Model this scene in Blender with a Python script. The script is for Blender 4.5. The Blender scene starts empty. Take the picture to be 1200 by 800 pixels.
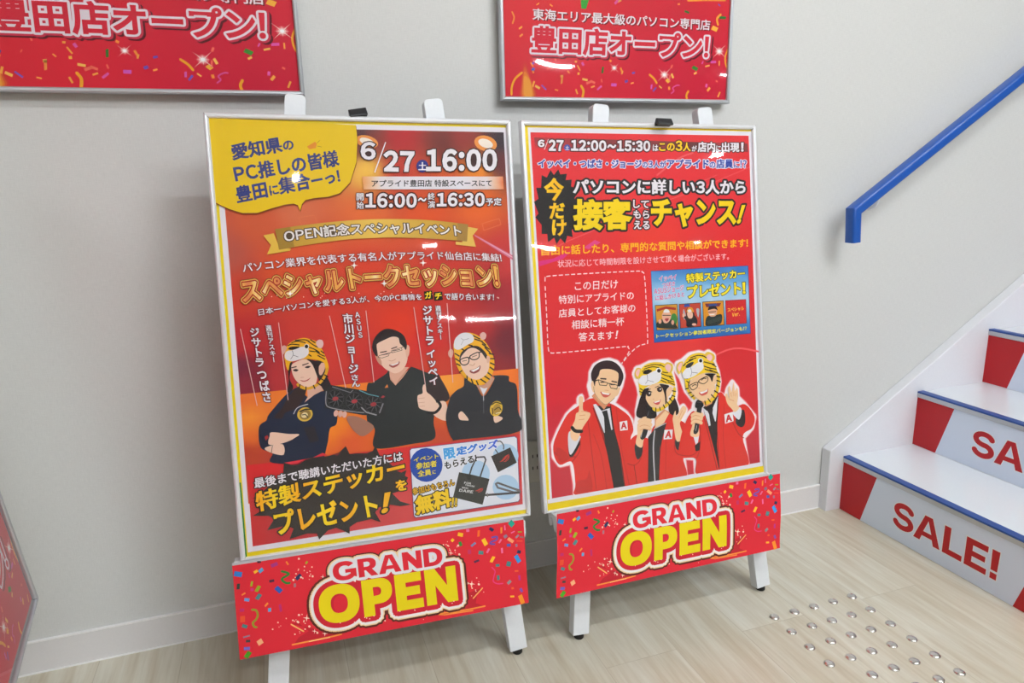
import bpy, bmesh, math, random
from mathutils import Vector as V, Matrix
from mathutils.geometry import delaunay_2d_cdt as cdt
random.seed(7)
scene = bpy.context.scene
C = scene.collection
# ------------------------------------------------------------------ camera
F_PX = 812.084
CAM = V((-0.3, -1.6462, 1.0626))
YAW, PITCH, ROLL = 0.3274, -0.2300, -0.0240
_cy, _sy, _cp, _sp, _cr, _sr = (math.cos(YAW), math.sin(YAW), math.cos(PITCH), math.sin(PITCH), math.cos(ROLL), math.sin(ROLL))
FW = V((_sy*_cp, _cy*_cp, _sp))
_r0 = V((_cy, -_sy, 0)); _u0 = _r0.cross(FW)
RT = _r0*_cr + _u0*_sr
UP = _u0*_cr - _r0*_sr
cd = bpy.data.cameras.new('camera'); cam = bpy.data.objects.new('camera', cd); C.objects.link(cam)
cam.matrix_world = Matrix(((RT.x, UP.x, -FW.x, CAM.x), (RT.y, UP.y, -FW.y, CAM.y), (RT.z, UP.z, -FW.z, CAM.z), (0, 0, 0, 1)))
cd.sensor_width = 36.0; cd.sensor_fit = 'HORIZONTAL'; cd.lens = F_PX/1200*36; cd.clip_start = 0.02; cd.clip_end = 100
scene.camera = cam
# ------------------------------------------------------------------ light and exposure
LAMP = 131.0          # emission of the ceiling lamps
scene.view_settings.view_transform = 'Standard'; scene.view_settings.look = 'None'
scene.view_settings.exposure = 0.0; scene.view_settings.gamma = 1.0; scene.view_settings.use_curve_mapping = False
w = bpy.data.worlds.new('world'); scene.world = w; w.use_nodes = True
w.node_tree.nodes['Background'].inputs[0].default_value = (0.8, 0.9, 1, 1); w.node_tree.nodes['Background'].inputs[1].default_value = 0.05
scene.cycles.max_bounces = 8; scene.cycles.transparent_max_bounces = 12
scene.cycles.sample_clamp_indirect = 6.0

# ------------------------------------------------------------------ measuring helpers: a pixel becomes a point on a real plane
def ray(px): return RT*((px[0]-600)/F_PX) - UP*((px[1]-400)/F_PX) + FW
def hit(px, P0, N):
    d = ray(px); return CAM + d*((P0-CAM).dot(N)/d.dot(N))
def lin(c):
    o = []
    for x in c[:3]:
        x /= 255.0; o.append(x/12.92 if x <= .04045 else ((x+.055)/1.055)**2.4)
    return o
# ------------------------------------------------------------------ materials
def nodes(name):
    m = bpy.data.materials.new(name); m.use_nodes = True
    t = m.node_tree; return m, t, t.nodes['Principled BSDF']
def mat(name, col, rough=.5, metal=0.0, spec=.5, coat=0.0, bump=0.0, bscale=200.0, vary=.03):
    m, t, b = nodes(name)
    b.inputs['Roughness'].default_value = rough; b.inputs['Metallic'].default_value = metal
    b.inputs['Specular IOR Level'].default_value = spec; b.inputs['Coat Weight'].default_value = coat
    n = t.nodes.new('ShaderNodeTexNoise'); n.inputs['Scale'].default_value = bscale; n.inputs['Detail'].default_value = 3
    g = t.nodes.new('ShaderNodeTexCoord'); t.links.new(g.outputs['Object'], n.inputs['Vector'])
    r = t.nodes.new('ShaderNodeValToRGB'); L = lin(col)
    r.color_ramp.elements[0].color = (*[x*(1-vary) for x in L], 1); r.color_ramp.elements[1].color = (*[min(1, x*(1+vary)) for x in L], 1)
    t.links.new(n.outputs['Fac'], r.inputs['Fac']); t.links.new(r.outputs['Color'], b.inputs['Base Color'])
    if bump:
        u = t.nodes.new('ShaderNodeBump'); u.inputs['Strength'].default_value = bump; u.inputs['Distance'].default_value = .002
        t.links.new(n.outputs['Fac'], u.inputs['Height']); t.links.new(u.outputs['Normal'], b.inputs['Normal'])
    return m
def ink(name, rough, spec=.4):
    m, t, b = nodes(name); a = t.nodes.new('ShaderNodeVertexColor'); a.layer_name = 'Col'
    t.links.new(a.outputs['Color'], b.inputs['Base Color'])
    b.inputs['Roughness'].default_value = rough; b.inputs['Specular IOR Level'].default_value = spec
    return m
M = {}
M['ink'] = ink('printed_paper', .55, .25)
M['ink_gloss'] = ink('printed_vinyl', .22, .5)
M['ink_satin'] = ink('printed_card', .4, .4)
M['alu'] = mat('white_aluminium', (232, 234, 238), .32, .35)
M['alu_grey'] = mat('silver_aluminium', (196, 199, 204), .35, .7)
M['white'] = mat('white_painted_wood', (226, 229, 233), .4)
M['black'] = mat('black_plastic', (24, 25, 28), .45)
M['rubber'] = mat('black_rubber', (14, 14, 14), .6)
M['steel'] = mat('polished_steel', (228, 224, 220), .22, 1.0)
M['blue_rail'] = mat('blue_handrail_vinyl', (26, 84, 172), .33, 0, .5)
M['blue_nose'] = mat('blue_nosing_rubber', (40, 78, 150), .45)
M['skirt'] = mat('white_skirting', (226, 226, 231), .38)
M['base'] = mat('grey_baseboard', (224, 221, 221), .45)
M['base_edge'] = mat('pale_baseboard_edge', (242, 240, 239), .4)
M['tread'] = mat('white_stair_tread', (226, 231, 236), .16, 0, .5)
M['riser'] = mat('white_stair_riser', (205, 212, 220), .35)
M['ceil'] = mat('white_ceiling', (235, 235, 235), .8)
M['plate'] = mat('outlet_plastic', (222, 220, 212), .35)
M['board'] = mat('grey_backing_board', (150, 150, 150), .7)
def film():
    m = bpy.data.materials.new('clear_poster_film'); m.use_nodes = True; t = m.node_tree; t.nodes.clear()
    o = t.nodes.new('ShaderNodeOutputMaterial'); mx = t.nodes.new('ShaderNodeMixShader')
    tr = t.nodes.new('ShaderNodeBsdfTransparent'); gl = t.nodes.new('ShaderNodeBsdfGlossy'); gl.inputs['Roughness'].default_value = .025
    tr.inputs['Color'].default_value = (.985, .985, .985, 1)
    ge = t.nodes.new('ShaderNodeNewGeometry'); dt = t.nodes.new('ShaderNodeVectorMath'); dt.operation = 'DOT_PRODUCT'
    t.links.new(ge.outputs['Normal'], dt.inputs[0]); t.links.new(ge.outputs['Incoming'], dt.inputs[1])
    def mth(op, a, b=None):
        x = t.nodes.new('ShaderNodeMath'); x.operation = op
        for q, v in ((0, a), (1, b)):
            if v is None: continue
            if isinstance(v, (int, float)): x.inputs[q].default_value = v
            else: t.links.new(v, x.inputs[q])
        return x.outputs[0]
    c1 = mth('SUBTRACT', 1.0, mth('ABSOLUTE', dt.outputs['Value'])); fr_ = mth('ADD', mth('MULTIPLY', mth('POWER', c1, 5.0), .93), .055)
    n = t.nodes.new('ShaderNodeTexNoise'); n.inputs['Scale'].default_value = 5.0; n.inputs['Detail'].default_value = 1
    g = t.nodes.new('ShaderNodeTexCoord'); t.links.new(g.outputs['Object'], n.inputs['Vector'])
    b = t.nodes.new('ShaderNodeBump'); b.inputs['Strength'].default_value = .35; b.inputs['Distance'].default_value = .003
    t.links.new(n.outputs['Fac'], b.inputs['Height']); t.links.new(b.outputs['Normal'], gl.inputs['Normal'])
    t.links.new(fr_, mx.inputs[0]); t.links.new(tr.outputs[0], mx.inputs[1]); t.links.new(gl.outputs[0], mx.inputs[2])
    t.links.new(mx.outputs[0], o.inputs[0]); return m
M['film'] = film()
def wallpaper():
    m, t, b = nodes('woven_vinyl_wallpaper')
    g = t.nodes.new('ShaderNodeTexCoord')
    b.inputs['Roughness'].default_value = .6; b.inputs['Specular IOR Level'].default_value = .35
    fac = []
    for sc in ((60, 60, 900), (700, 60, 60)):
        mp = t.nodes.new('ShaderNodeMapping'); mp.inputs['Scale'].default_value = sc
        n = t.nodes.new('ShaderNodeTexNoise'); n.inputs['Scale'].default_value = 1; n.inputs['Detail'].default_value = 2
        t.links.new(g.outputs['Object'], mp.inputs['Vector']); t.links.new(mp.outputs[0], n.inputs['Vector']); fac.append(n)
    a = t.nodes.new('ShaderNodeMath'); a.operation = 'ADD'; t.links.new(fac[0].outputs['Fac'], a.inputs[0]); t.links.new(fac[1].outputs['Fac'], a.inputs[1])
    h = t.nodes.new('ShaderNodeMath'); h.operation = 'MULTIPLY'; h.inputs[1].default_value = .5; t.links.new(a.outputs[0], h.inputs[0])
    r = t.nodes.new('ShaderNodeValToRGB'); r.color_ramp.elements[0].position = .3; r.color_ramp.elements[1].position = .7
    r.color_ramp.elements[0].color = (*lin((205, 205, 203)), 1); r.color_ramp.elements[1].color = (*lin((217, 217, 215)), 1)
    t.links.new(h.outputs[0], r.inputs['Fac']); t.links.new(r.outputs['Color'], b.inputs['Base Color'])
    u = t.nodes.new('ShaderNodeBump'); u.inputs['Strength'].default_value = .12; u.inputs['Distance'].default_value = .001
    t.links.new(h.outputs[0], u.inputs['Height']); t.links.new(u.outputs['Normal'], b.inputs['Normal'])
    return m
M['wall'] = wallpaper()
def planks():
    m, t, b = nodes('pale_oak_planks')
    g = t.nodes.new('ShaderNodeTexCoord')
    mp = t.nodes.new('ShaderNodeMapping'); mp.inputs['Rotation'].default_value = (0, 0, math.pi/2); mp.inputs['Location'].default_value = (.31, .05, 0)
    t.links.new(g.outputs['Object'], mp.inputs['Vector'])
    br = t.nodes.new('ShaderNodeTexBrick'); br.inputs['Scale'].default_value = 1; br.inputs['Brick Width'].default_value = 1.2; br.inputs['Row Height'].default_value = .18
    br.inputs['Mortar Size'].default_value = .0008; br.inputs['Mortar Smooth'].default_value = .3; br.offset = .37
    br.inputs['Color1'].default_value = (.25, .25, .25, 1); br.inputs['Color2'].default_value = (.75, .75, .75, 1); br.inputs['Mortar'].default_value = (.5, .5, .5, 1)
    t.links.new(mp.outputs[0], br.inputs['Vector'])
    def grain(scale, det, dist):
        m2 = t.nodes.new('ShaderNodeMapping'); m2.inputs['Scale'].default_value = scale
        n = t.nodes.new('ShaderNodeTexNoise'); n.noise_dimensions = '4D'; n.inputs['Scale'].default_value = 1; n.inputs['Detail'].default_value = det; n.inputs['Distortion'].default_value = dist
        t.links.new(g.outputs['Object'], m2.inputs['Vector']); t.links.new(m2.outputs[0], n.inputs['Vector'])
        q = t.nodes.new('ShaderNodeMath'); q.operation = 'MULTIPLY'; q.inputs[1].default_value = 9.0
        t.links.new(br.outputs['Color'], q.inputs[0]); t.links.new(q.outputs[0], n.inputs['W']); return n
    n1 = grain((22, 2.0, 1), 5, 1.2); n2 = grain((160, 9, 1), 4, .4); n3 = grain((5, .8, 1), 2, .6)
    r1 = t.nodes.new('ShaderNodeValToRGB'); e = r1.color_ramp.elements; e[0].position = .32; e[1].position = .68
    e[0].color = (*lin((203, 194, 175)), 1); e[1].color = (*lin((222, 220, 209)), 1)
    t.links.new(n1.outputs['Fac'], r1.inputs['Fac'])
    r2 = t.nodes.new('ShaderNodeValToRGB'); e = r2.color_ramp.elements; e[0].position = .35; e[1].position = .6
    e[0].color = (.92, .905, .88, 1); e[1].color = (1, 1, 1, 1); t.links.new(n2.outputs['Fac'], r2.inputs['Fac'])
    r3 = t.nodes.new('ShaderNodeValToRGB'); e = r3.color_ramp.elements; e[0].position = .3; e[1].position = .7
    e[0].color = (.96, .93, .88, 1); e[1].color = (1, 1, 1, 1); t.links.new(n3.outputs['Fac'], r3.inputs['Fac'])
    def mul(a, c):
        x = t.nodes.new('ShaderNodeMix'); x.data_type = 'RGBA'; x.blend_type = 'MULTIPLY'; x.inputs[0].default_value = 1
        t.links.new(a, x.inputs[6]); t.links.new(c, x.inputs[7]); return x.outputs[2]
    col = mul(mul(r1.outputs['Color'], r2.outputs['Color']), r3.outputs['Color'])
    r4 = t.nodes.new('ShaderNodeValToRGB'); e = r4.color_ramp.elements; e[0].color = (1, 1, 1, 1); e[1].color = (.8, .77, .73, 1)
    t.links.new(br.outputs['Fac'], r4.inputs['Fac']); col = mul(col, r4.outputs['Color'])
    r5 = t.nodes.new('ShaderNodeValToRGB'); e = r5.color_ramp.elements; e[0].position = .25; e[1].position = .75; e[0].color = (.94, .93, .9, 1); e[1].color = (1, 1, 1, 1)
    t.links.new(br.outputs['Color'], r5.inputs['Fac']); col = mul(col, r5.outputs['Color'])
    t.links.new(col, b.inputs['Base Color']); b.inputs['Roughness'].default_value = .3; b.inputs['Specular IOR Level'].default_value = .45
    return m
M['floor'] = planks()
def lamp_mat():
    m = bpy.data.materials.new('lamp_diffuser'); m.use_nodes = True; t = m.node_tree; b = t.nodes['Principled BSDF']
    b.inputs['Emission Color'].default_value = (.925, .965, 1.0, 1); b.inputs['Emission Strength'].default_value = LAMP; return m
M['lamp'] = lamp_mat()

# ------------------------------------------------------------------ object helpers
def empty(name, loc, label=None, cat=None, group=None):
    o = bpy.data.objects.new(name, None); C.objects.link(o); o.location = loc; o.empty_display_size = .05
    tag(o, label, cat, group); return o
def tag(o, label=None, cat=None, group=None, kind=None):
    for k, v in (('label', label), ('category', cat), ('group', group), ('kind', kind)):
        if v: o[k] = v
    return o
def wloc(o):
    p = V((0, 0, 0))
    while o is not None: p += o.location; o = o.parent
    return p
def link(name, bm, m, parent=None, loc=None, smooth=False):
    """bm holds world coordinates; the object's origin goes to loc (or its parent's origin)"""
    me = bpy.data.meshes.new(name); base = wloc(parent) if parent else V((0, 0, 0))
    org = V(loc) if loc is not None else base
    bmesh.ops.recalc_face_normals(bm, faces=bm.faces)
    for v in bm.verts: v.co -= org
    if smooth:
        for f in bm.faces: f.smooth = True
    bm.to_mesh(me); bm.free(); me.materials.append(m)
    if smooth: me.set_sharp_from_angle(angle=math.radians(40))
    o = bpy.data.objects.new(name, me); C.objects.link(o)
    if parent: o.parent = parent
    o.location = org - base
    return o
def hexa(bm, P):
    """eight world points: bottom ring 0-3, top ring 4-7"""
    vs = [bm.verts.new(p) for p in P]
    for f in ((3, 2, 1, 0), (4, 5, 6, 7), (0, 1, 5, 4), (1, 2, 6, 5), (2, 3, 7, 6), (3, 0, 4, 7)): bm.faces.new([vs[i] for i in f])
    return vs
def box(bm, a, b):
    x0, y0, z0 = a; x1, y1, z1 = b
    return hexa(bm, [V(p) for p in ((x0, y0, z0), (x1, y0, z0), (x1, y1, z0), (x0, y1, z0), (x0, y0, z1), (x1, y0, z1), (x1, y1, z1), (x0, y1, z1))])
def prism(bm, pts, vec):
    n = len(pts); a = [bm.verts.new(p) for p in pts]; b = [bm.verts.new(p+vec) for p in pts]
    bm.faces.new(list(reversed(a))); bm.faces.new(b)
    for i in range(n): bm.faces.new([a[i], a[(i+1) % n], b[(i+1) % n], b[i]])
def bevel(bm, w, seg=2, edges=None):
    bmesh.ops.recalc_face_normals(bm, faces=bm.faces)
    bmesh.ops.bevel(bm, geom=list(edges or bm.edges), offset=w, segments=seg, affect='EDGES', profile=.5)
def bbox(a, b, w=.002, seg=2):
    bm = bmesh.new(); box(bm, a, b); bevel(bm, w, seg); return bm
def tube(bm, P, r, n=10, cap=True):
    rings = []
    for i, p in enumerate(P):
        d = (P[min(i+1, len(P)-1)]-P[max(i-1, 0)]).normalized(); s = d.cross(V((0.3, 0.2, 1))).normalized(); q = d.cross(s)
        rings.append([bm.verts.new(p+s*r*math.cos(2*math.pi*k/n)+q*r*math.sin(2*math.pi*k/n)) for k in range(n)])
    for A, B in zip(rings, rings[1:]):
        for k in range(n): bm.faces.new([A[k], A[(k+1) % n], B[(k+1) % n], B[k]])
    if cap: bm.faces.new(list(reversed(rings[0]))); bm.faces.new(rings[-1])
def lathe(bm, prof, c, n=20):
    rings = []
    for r, z in prof:
        rings.append([bm.verts.new(c+V((r*math.cos(2*math.pi*k/n), r*math.sin(2*math.pi*k/n), z))) for k in range(n)] if r > 1e-6 else [bm.verts.new(c+V((0, 0, z)))])
    for A, B in zip(rings, rings[1:]):
        for k in range(n):
            a = [A[k % len(A)], A[(k+1) % len(A)], B[(k+1) % len(B)], B[k % len(B)]]
            u = []
            for x in a:
                if x not in u: u.append(x)
            if len(u) > 2: bm.faces.new(u)
    if len(rings[0]) > 1: bm.faces.new(list(reversed(rings[0])))
    if len(rings[-1]) > 1: bm.faces.new(rings[-1])

# ------------------------------------------------------------------ lettering: outlines of Blender's own font
_fc = bpy.data.curves.new('lettering', 'FONT'); _fo = bpy.data.objects.new('lettering', _fc); C.objects.link(_fo); _fc.resolution_u = 3
def _gm(s):
    _fc.body = s; dg = bpy.context.evaluated_depsgraph_get(); dg.update()
    m = bpy.data.meshes.new_from_object(_fo.evaluated_get(dg))
    v = [(p.co.x, p.co.y) for p in m.vertices]; f = [tuple(p.vertices) for p in m.polygons]
    bpy.data.meshes.remove(m); return v, f
_G = {}; _B = {}; BLOCK = {}
def glyph(ch):
    if ch not in _G:
        if ch in BLOCK:
            v, f, a = BLOCK[ch]; _G[ch] = (v, f, a)
        elif 33 <= ord(ch) <= 126:                          # the wide Latin forms share the heavier script's drawing
            v, f = _gm(chr(ord(ch)+0xFEE0)); a = min(p[0] for p in v); b = max(p[0] for p in v)
            sp_ = .075 if ch not in '!:.' else .09
            _G[ch] = ([(p[0]-a+sp_, p[1]) for p in v], f, b-a+2*sp_)
        else:
            v, f = _gm(ch) if ch.strip() else ([], [])
            w_, _ = _gm(ch+'一'); _G[ch] = (v, f, max(p[0] for p in w_)-.960)
    return _G[ch]
def border(faces):
    cnt = {}
    for p in faces:
        for i in range(len(p)):
            e = (p[i], p[(i+1) % len(p)]); k = (min(e), max(e)); cnt[k] = None if k in cnt else e
    return [e for e in cnt.values() if e]
def capsule(A, B, r, n=3):
    t = math.atan2(B[1]-A[1], B[0]-A[0]); P = []
    for i in range(n+1): a = t-math.pi/2+math.pi*i/n; P.append((B[0]+r*math.cos(a), B[1]+r*math.sin(a)))
    for i in range(n+1): a = t+math.pi/2+math.pi*i/n; P.append((A[0]+r*math.cos(a), A[1]+r*math.sin(a)))
    return P
def union(polys, eps=1e-5):
    vs = []; fs = []
    for p in polys:
        a_ = sum(p[i-1][0]*p[i][1]-p[i][0]*p[i-1][1] for i in range(len(p)))
        if abs(a_) < 1e-13: continue
        if a_ < 0: p = list(reversed(p))
        n = len(vs); vs += [V(q) for q in p]; fs.append(list(range(n, n+len(p))))
    r = cdt(vs, [], fs, 1, eps)
    V0 = r[0]; ccw = lambda t: tuple(t) if (V0[t[1]]-V0[t[0]]).cross(V0[t[2]]-V0[t[0]]) > 0 else tuple(reversed(t))
    e = border([ccw(t) for t, o_ in zip(r[2], r[5]) if len(t) == 3 and o_])
    return between([(p[0], p[1]) for p in V0], e)
def between(pts, e):
    """triangles of the area to the left of the directed edges e"""
    ids = sorted({i for x in e for i in x}); mp = {i: k for k, i in enumerate(ids)}
    r = cdt([V(pts[i]) for i in ids], [(mp[a], mp[b]) for a, b in e], [], 0, 1e-9)
    o = {}
    for k, l in enumerate(r[3]):
        for i in l: o[i] = k
    D = {(o.get(mp[a], -1), o.get(mp[b], -1)) for a, b in e}
    T = []
    for t in r[2]:
        t = tuple(t)
        if (r[0][t[1]]-r[0][t[0]]).cross(r[0][t[2]]-r[0][t[0]]) < 0: t = tuple(reversed(t))
        T.append(t)
    own = {}
    for k, t in enumerate(T):
        for i in range(3): own[(t[i], t[(i+1) % 3])] = k
    todo = [own[d] for d in D if d in own]; ins = set(todo)
    while todo:
        t = T[todo.pop()]
        for i in range(3):
            a, b = t[i], t[(i+1) % 3]
            if (a, b) in D or (b, a) in D: continue
            q = own.get((b, a))
            if q is not None and q not in ins: ins.add(q); todo.append(q)
    return [(p[0], p[1]) for p in r[0]], [T[k] for k in ins]
def mitred(v, e, r):
    """strips that thicken the area left of the directed edges e by r, with square corners"""
    out = []; nxt = {}; 
    for a, b in e: nxt.setdefault(a, []).append(b)
    def nrm_(a, b):
        dx, dy = v[b][0]-v[a][0], v[b][1]-v[a][1]; L = math.hypot(dx, dy) or 1; return (dy/L, -dx/L)
    for a, b in e:
        A_, B_ = v[a], v[b]
        if math.dist(A_, B_) < 1e-5: continue
        n = nrm_(a, b)
        out.append([A_, (A_[0]+n[0]*r, A_[1]+n[1]*r), (B_[0]+n[0]*r, B_[1]+n[1]*r), B_])
        for c in nxt.get(b, ()):
            m = nrm_(b, c); cr = n[0]*m[1]-n[1]*m[0]; dt = n[0]*m[0]+n[1]*m[1]
            if cr > 2e-3:
                p0 = (B_[0]+n[0]*r, B_[1]+n[1]*r); p1 = (B_[0]+m[0]*r, B_[1]+m[1]*r)
                if dt > -.6: q = (B_[0]+(n[0]+m[0])*r/(1+dt), B_[1]+(n[1]+m[1])*r/(1+dt)); out.append([B_, p0, q, p1])
                else: out.append([B_, p0, p1])
    return out
def directed(v, f):
    g = []
    for t in f:
        ar_ = sum(v[t[i]][0]*v[t[(i+1) % len(t)]][1]-v[t[(i+1) % len(t)]][0]*v[t[i]][1] for i in range(len(t)))
        g.append(t if ar_ > 0 else tuple(reversed(t)))
    return border(g)
def fat(ch, b, r=0.0):
    b = round(b, 4); r = round(r, 4); k = (ch, b, r)
    if k not in _B:
        if r > 0:
            v, f = fat(ch, b)
            try: _B[k] = union([[v[i] for i in p] for p in f]+[capsule(v[a_], v[b_], r) for a_, b_ in directed(v, f)]) if v else (v, f)
            except Exception: _B[k] = (v, f)
        else:
            v, f, a = glyph(ch)
            if not v or b == 0: _B[k] = (v, f)
            else:
                e = directed(v, f); per = sum(math.dist(v[p], v[q]) for p, q in e)
                bb = b*min(1.0, 10.2/per) if ord(ch) > 0x3000 else b
                try: _B[k] = union([[v[i] for i in p] for p in f]+(mitred(v, e, bb) if bb > 0 else []))
                except Exception: _B[k] = (v, f)
    return _B[k]
def block(ch, outer, holes=(), adv=None):
    """heavy block capital: outline and holes as point lists, cap height .72"""
    pts = []; e = []
    for k, L in enumerate([outer]+list(holes)):
        ar_ = sum(L[i][0]*L[(i+1) % len(L)][1]-L[(i+1) % len(L)][0]*L[i][1] for i in range(len(L)))
        if (ar_ > 0) != (k == 0): L = list(reversed(L))
        n = len(pts); pts += L; e += [(n+i, n+(i+1) % len(L)) for i in range(len(L))]
    v, f = between(pts, e)
    x1 = max(p[0] for p in v); BLOCK[ch] = (v, f, adv or x1+.02)
def oval(cx, cy, rx, ry, a0=0, a1=360, n=28, p=2.3):
    o = []
    for i in range(n+(0 if a1-a0 == 360 else 1)):
        t = math.radians(a0+(a1-a0)*i/n); c, s_ = math.cos(t), math.sin(t)
        o.append((cx+rx*math.copysign(abs(c)**(2/p), c), cy+ry*math.copysign(abs(s_)**(2/p), s_)))
    return o
CAPH = .72
def set_block(w_):
    """w_ = stem width"""
    BLOCK.clear(); _G.clear(); t = w_; h = CAPH
    block('E', [(.04, 0), (.56, 0), (.56, t*.9), (.04+t, t*.9), (.04+t, h/2-t*.42), (.51, h/2-t*.42), (.51, h/2+t*.42), (.04+t, h/2+t*.42), (.04+t, h-t*.9), (.55, h-t*.9), (.55, h), (.04, h)])
    block('L', [(.04, 0), (.53, 0), (.53, t*.9), (.04+t, t*.9), (.04+t, h), (.04, h)])
    block('N', [(.04, 0), (.04+t*.95, 0), (.04+t*.95, h*.52), (.66-t, 0), (.66, 0), (.66, h), (.66-t*.95, h), (.66-t*.95, h*.48), (.04+t, h), (.04, h)])
    block('A', [(0, 0), (t*1.08, 0), (t*1.08+.045, .15), (.72-t*1.08-.045, .15), (.72-t*1.08, 0), (.72, 0), (.36+t*.62, h), (.36-t*.62, h)], [[(.36-.115+(t-.15)*.4, .15+t*.78), (.36+.115-(t-.15)*.4, .15+t*.78), (.36, h-t*.72)]])
    block('P', [(.04, 0), (.04+t, 0), (.04+t, .22), (.30, .22)]+oval(.34, .47, .26, .25, -90, 90, 14)+[(.04, h)], [[(.04+t, .22+t*.8), (.04+t, h-t*.8), (.31, h-t*.8)]+list(reversed(oval(.31, .47, .26-t+.03, .25-t*.8, -90, 90, 10)))])
    block('R', [(.04, 0), (.04+t, 0), (.04+t, .25), (.27, .25), (.43, 0), (.43+t*1.2, 0), (.47, .28)]+oval(.36, .49, .25, .23, -50, 90, 14)+[(.04, h)], [[(.04+t, .25+t*.75), (.04+t, h-t*.75), (.31, h-t*.75)]+list(reversed(oval(.31, .485, .25-t+.04, .235-t*.75, -90, 90, 10)))])
    block('D', [(.04, 0), (.30, 0)]+oval(.30, h/2, .37, h/2, -90, 90, 18)+[(.04, h)], [[(.04+t, t*.85), (.04+t, h-t*.85), (.30, h-t*.85)]+list(reversed(oval(.30, h/2, .37-t, h/2-t*.85, -90, 90, 14)))])
    block('O', oval(.37, h/2, .37, h/2+.012, n=40), [oval(.37, h/2, .37-t*1.05, h/2-t*.85, n=32)])
    block('G', oval(.36, h/2, .36, h/2+.012, 38, 318, 32)+[(.72, .06), (.72, h/2+.05), (.38, h/2+.05), (.38, h/2-.09), (.72-t, h/2-.09), (.72-t, .22)]+list(reversed(oval(.36, h/2, .36-t, h/2-t*.85, 42, 300, 26))))
    so = lambda c, r, a0, a1, n=12: [(c[0]+r[0]*math.cos(math.radians(a0+(a1-a0)*i/n)), c[1]+r[1]*math.sin(math.radians(a0+(a1-a0)*i/n))) for i in range(n+1)]
    cx, up_, lo_ = .30, .525, .205; k_ = t*.5
    spine = so((cx, up_), (.215, .155), 18, 190, 12)+so((cx, up_-.0), (.215, .16), 200, 262, 4)[0:5]+[(cx+.02, .36)]+so((cx, lo_), (.225, .16), 75, -10, 6)+so((cx, lo_), (.225, .165), -20, -162, 12)
    v, f = union([capsule(spine[i], spine[i+1], k_*.93, 4) for i in range(len(spine)-1)])
    ym, yx = min(p[1] for p in v), max(p[1] for p in v); v = [(p[0]+.03, (p[1]-ym)/(yx-ym)*(h+.024)-.012) for p in v]; BLOCK['S'] = (v, f, max(p[0] for p in v)+.02)
    block('!', [(.07, .21), (.07+t*.9, .21), (.07+t*.98, h), (.07-t*.08, h)], adv=.12+t)
    v, f, a = BLOCK['!']; n = len(v); v = v+[(.07, 0), (.07+t*.9, 0), (.07+t*.9, .155), (.07, .155)]; BLOCK['!'] = (v, list(f)+[(n, n+1, n+2, n+3)], a)
def no_block(): BLOCK.clear(); _G.clear(); [_B.pop(k) for k in [k for k in _B if k[0] in 'ELNAPRDOGS!']]
def catmull(P, closed=True, n=5):
    out = []; m = len(P)
    for i in range(m if closed else m-1):
        g = (lambda j: P[j % m]) if closed else (lambda j: P[min(max(j, 0), m-1)])
        a, b, c, d = g(i-1), g(i), g(i+1), g(i+2)
        for k in range(n):
            t = k/n
            out.append(tuple(.5*(2*b[q]+(c[q]-a[q])*t+(2*a[q]-5*b[q]+4*c[q]-d[q])*t*t+(3*b[q]-a[q]-3*c[q]+d[q])*t**3) for q in (0, 1)))
    if not closed: out.append(tuple(P[-1]))
    return out
PRINT = 1.0
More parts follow.
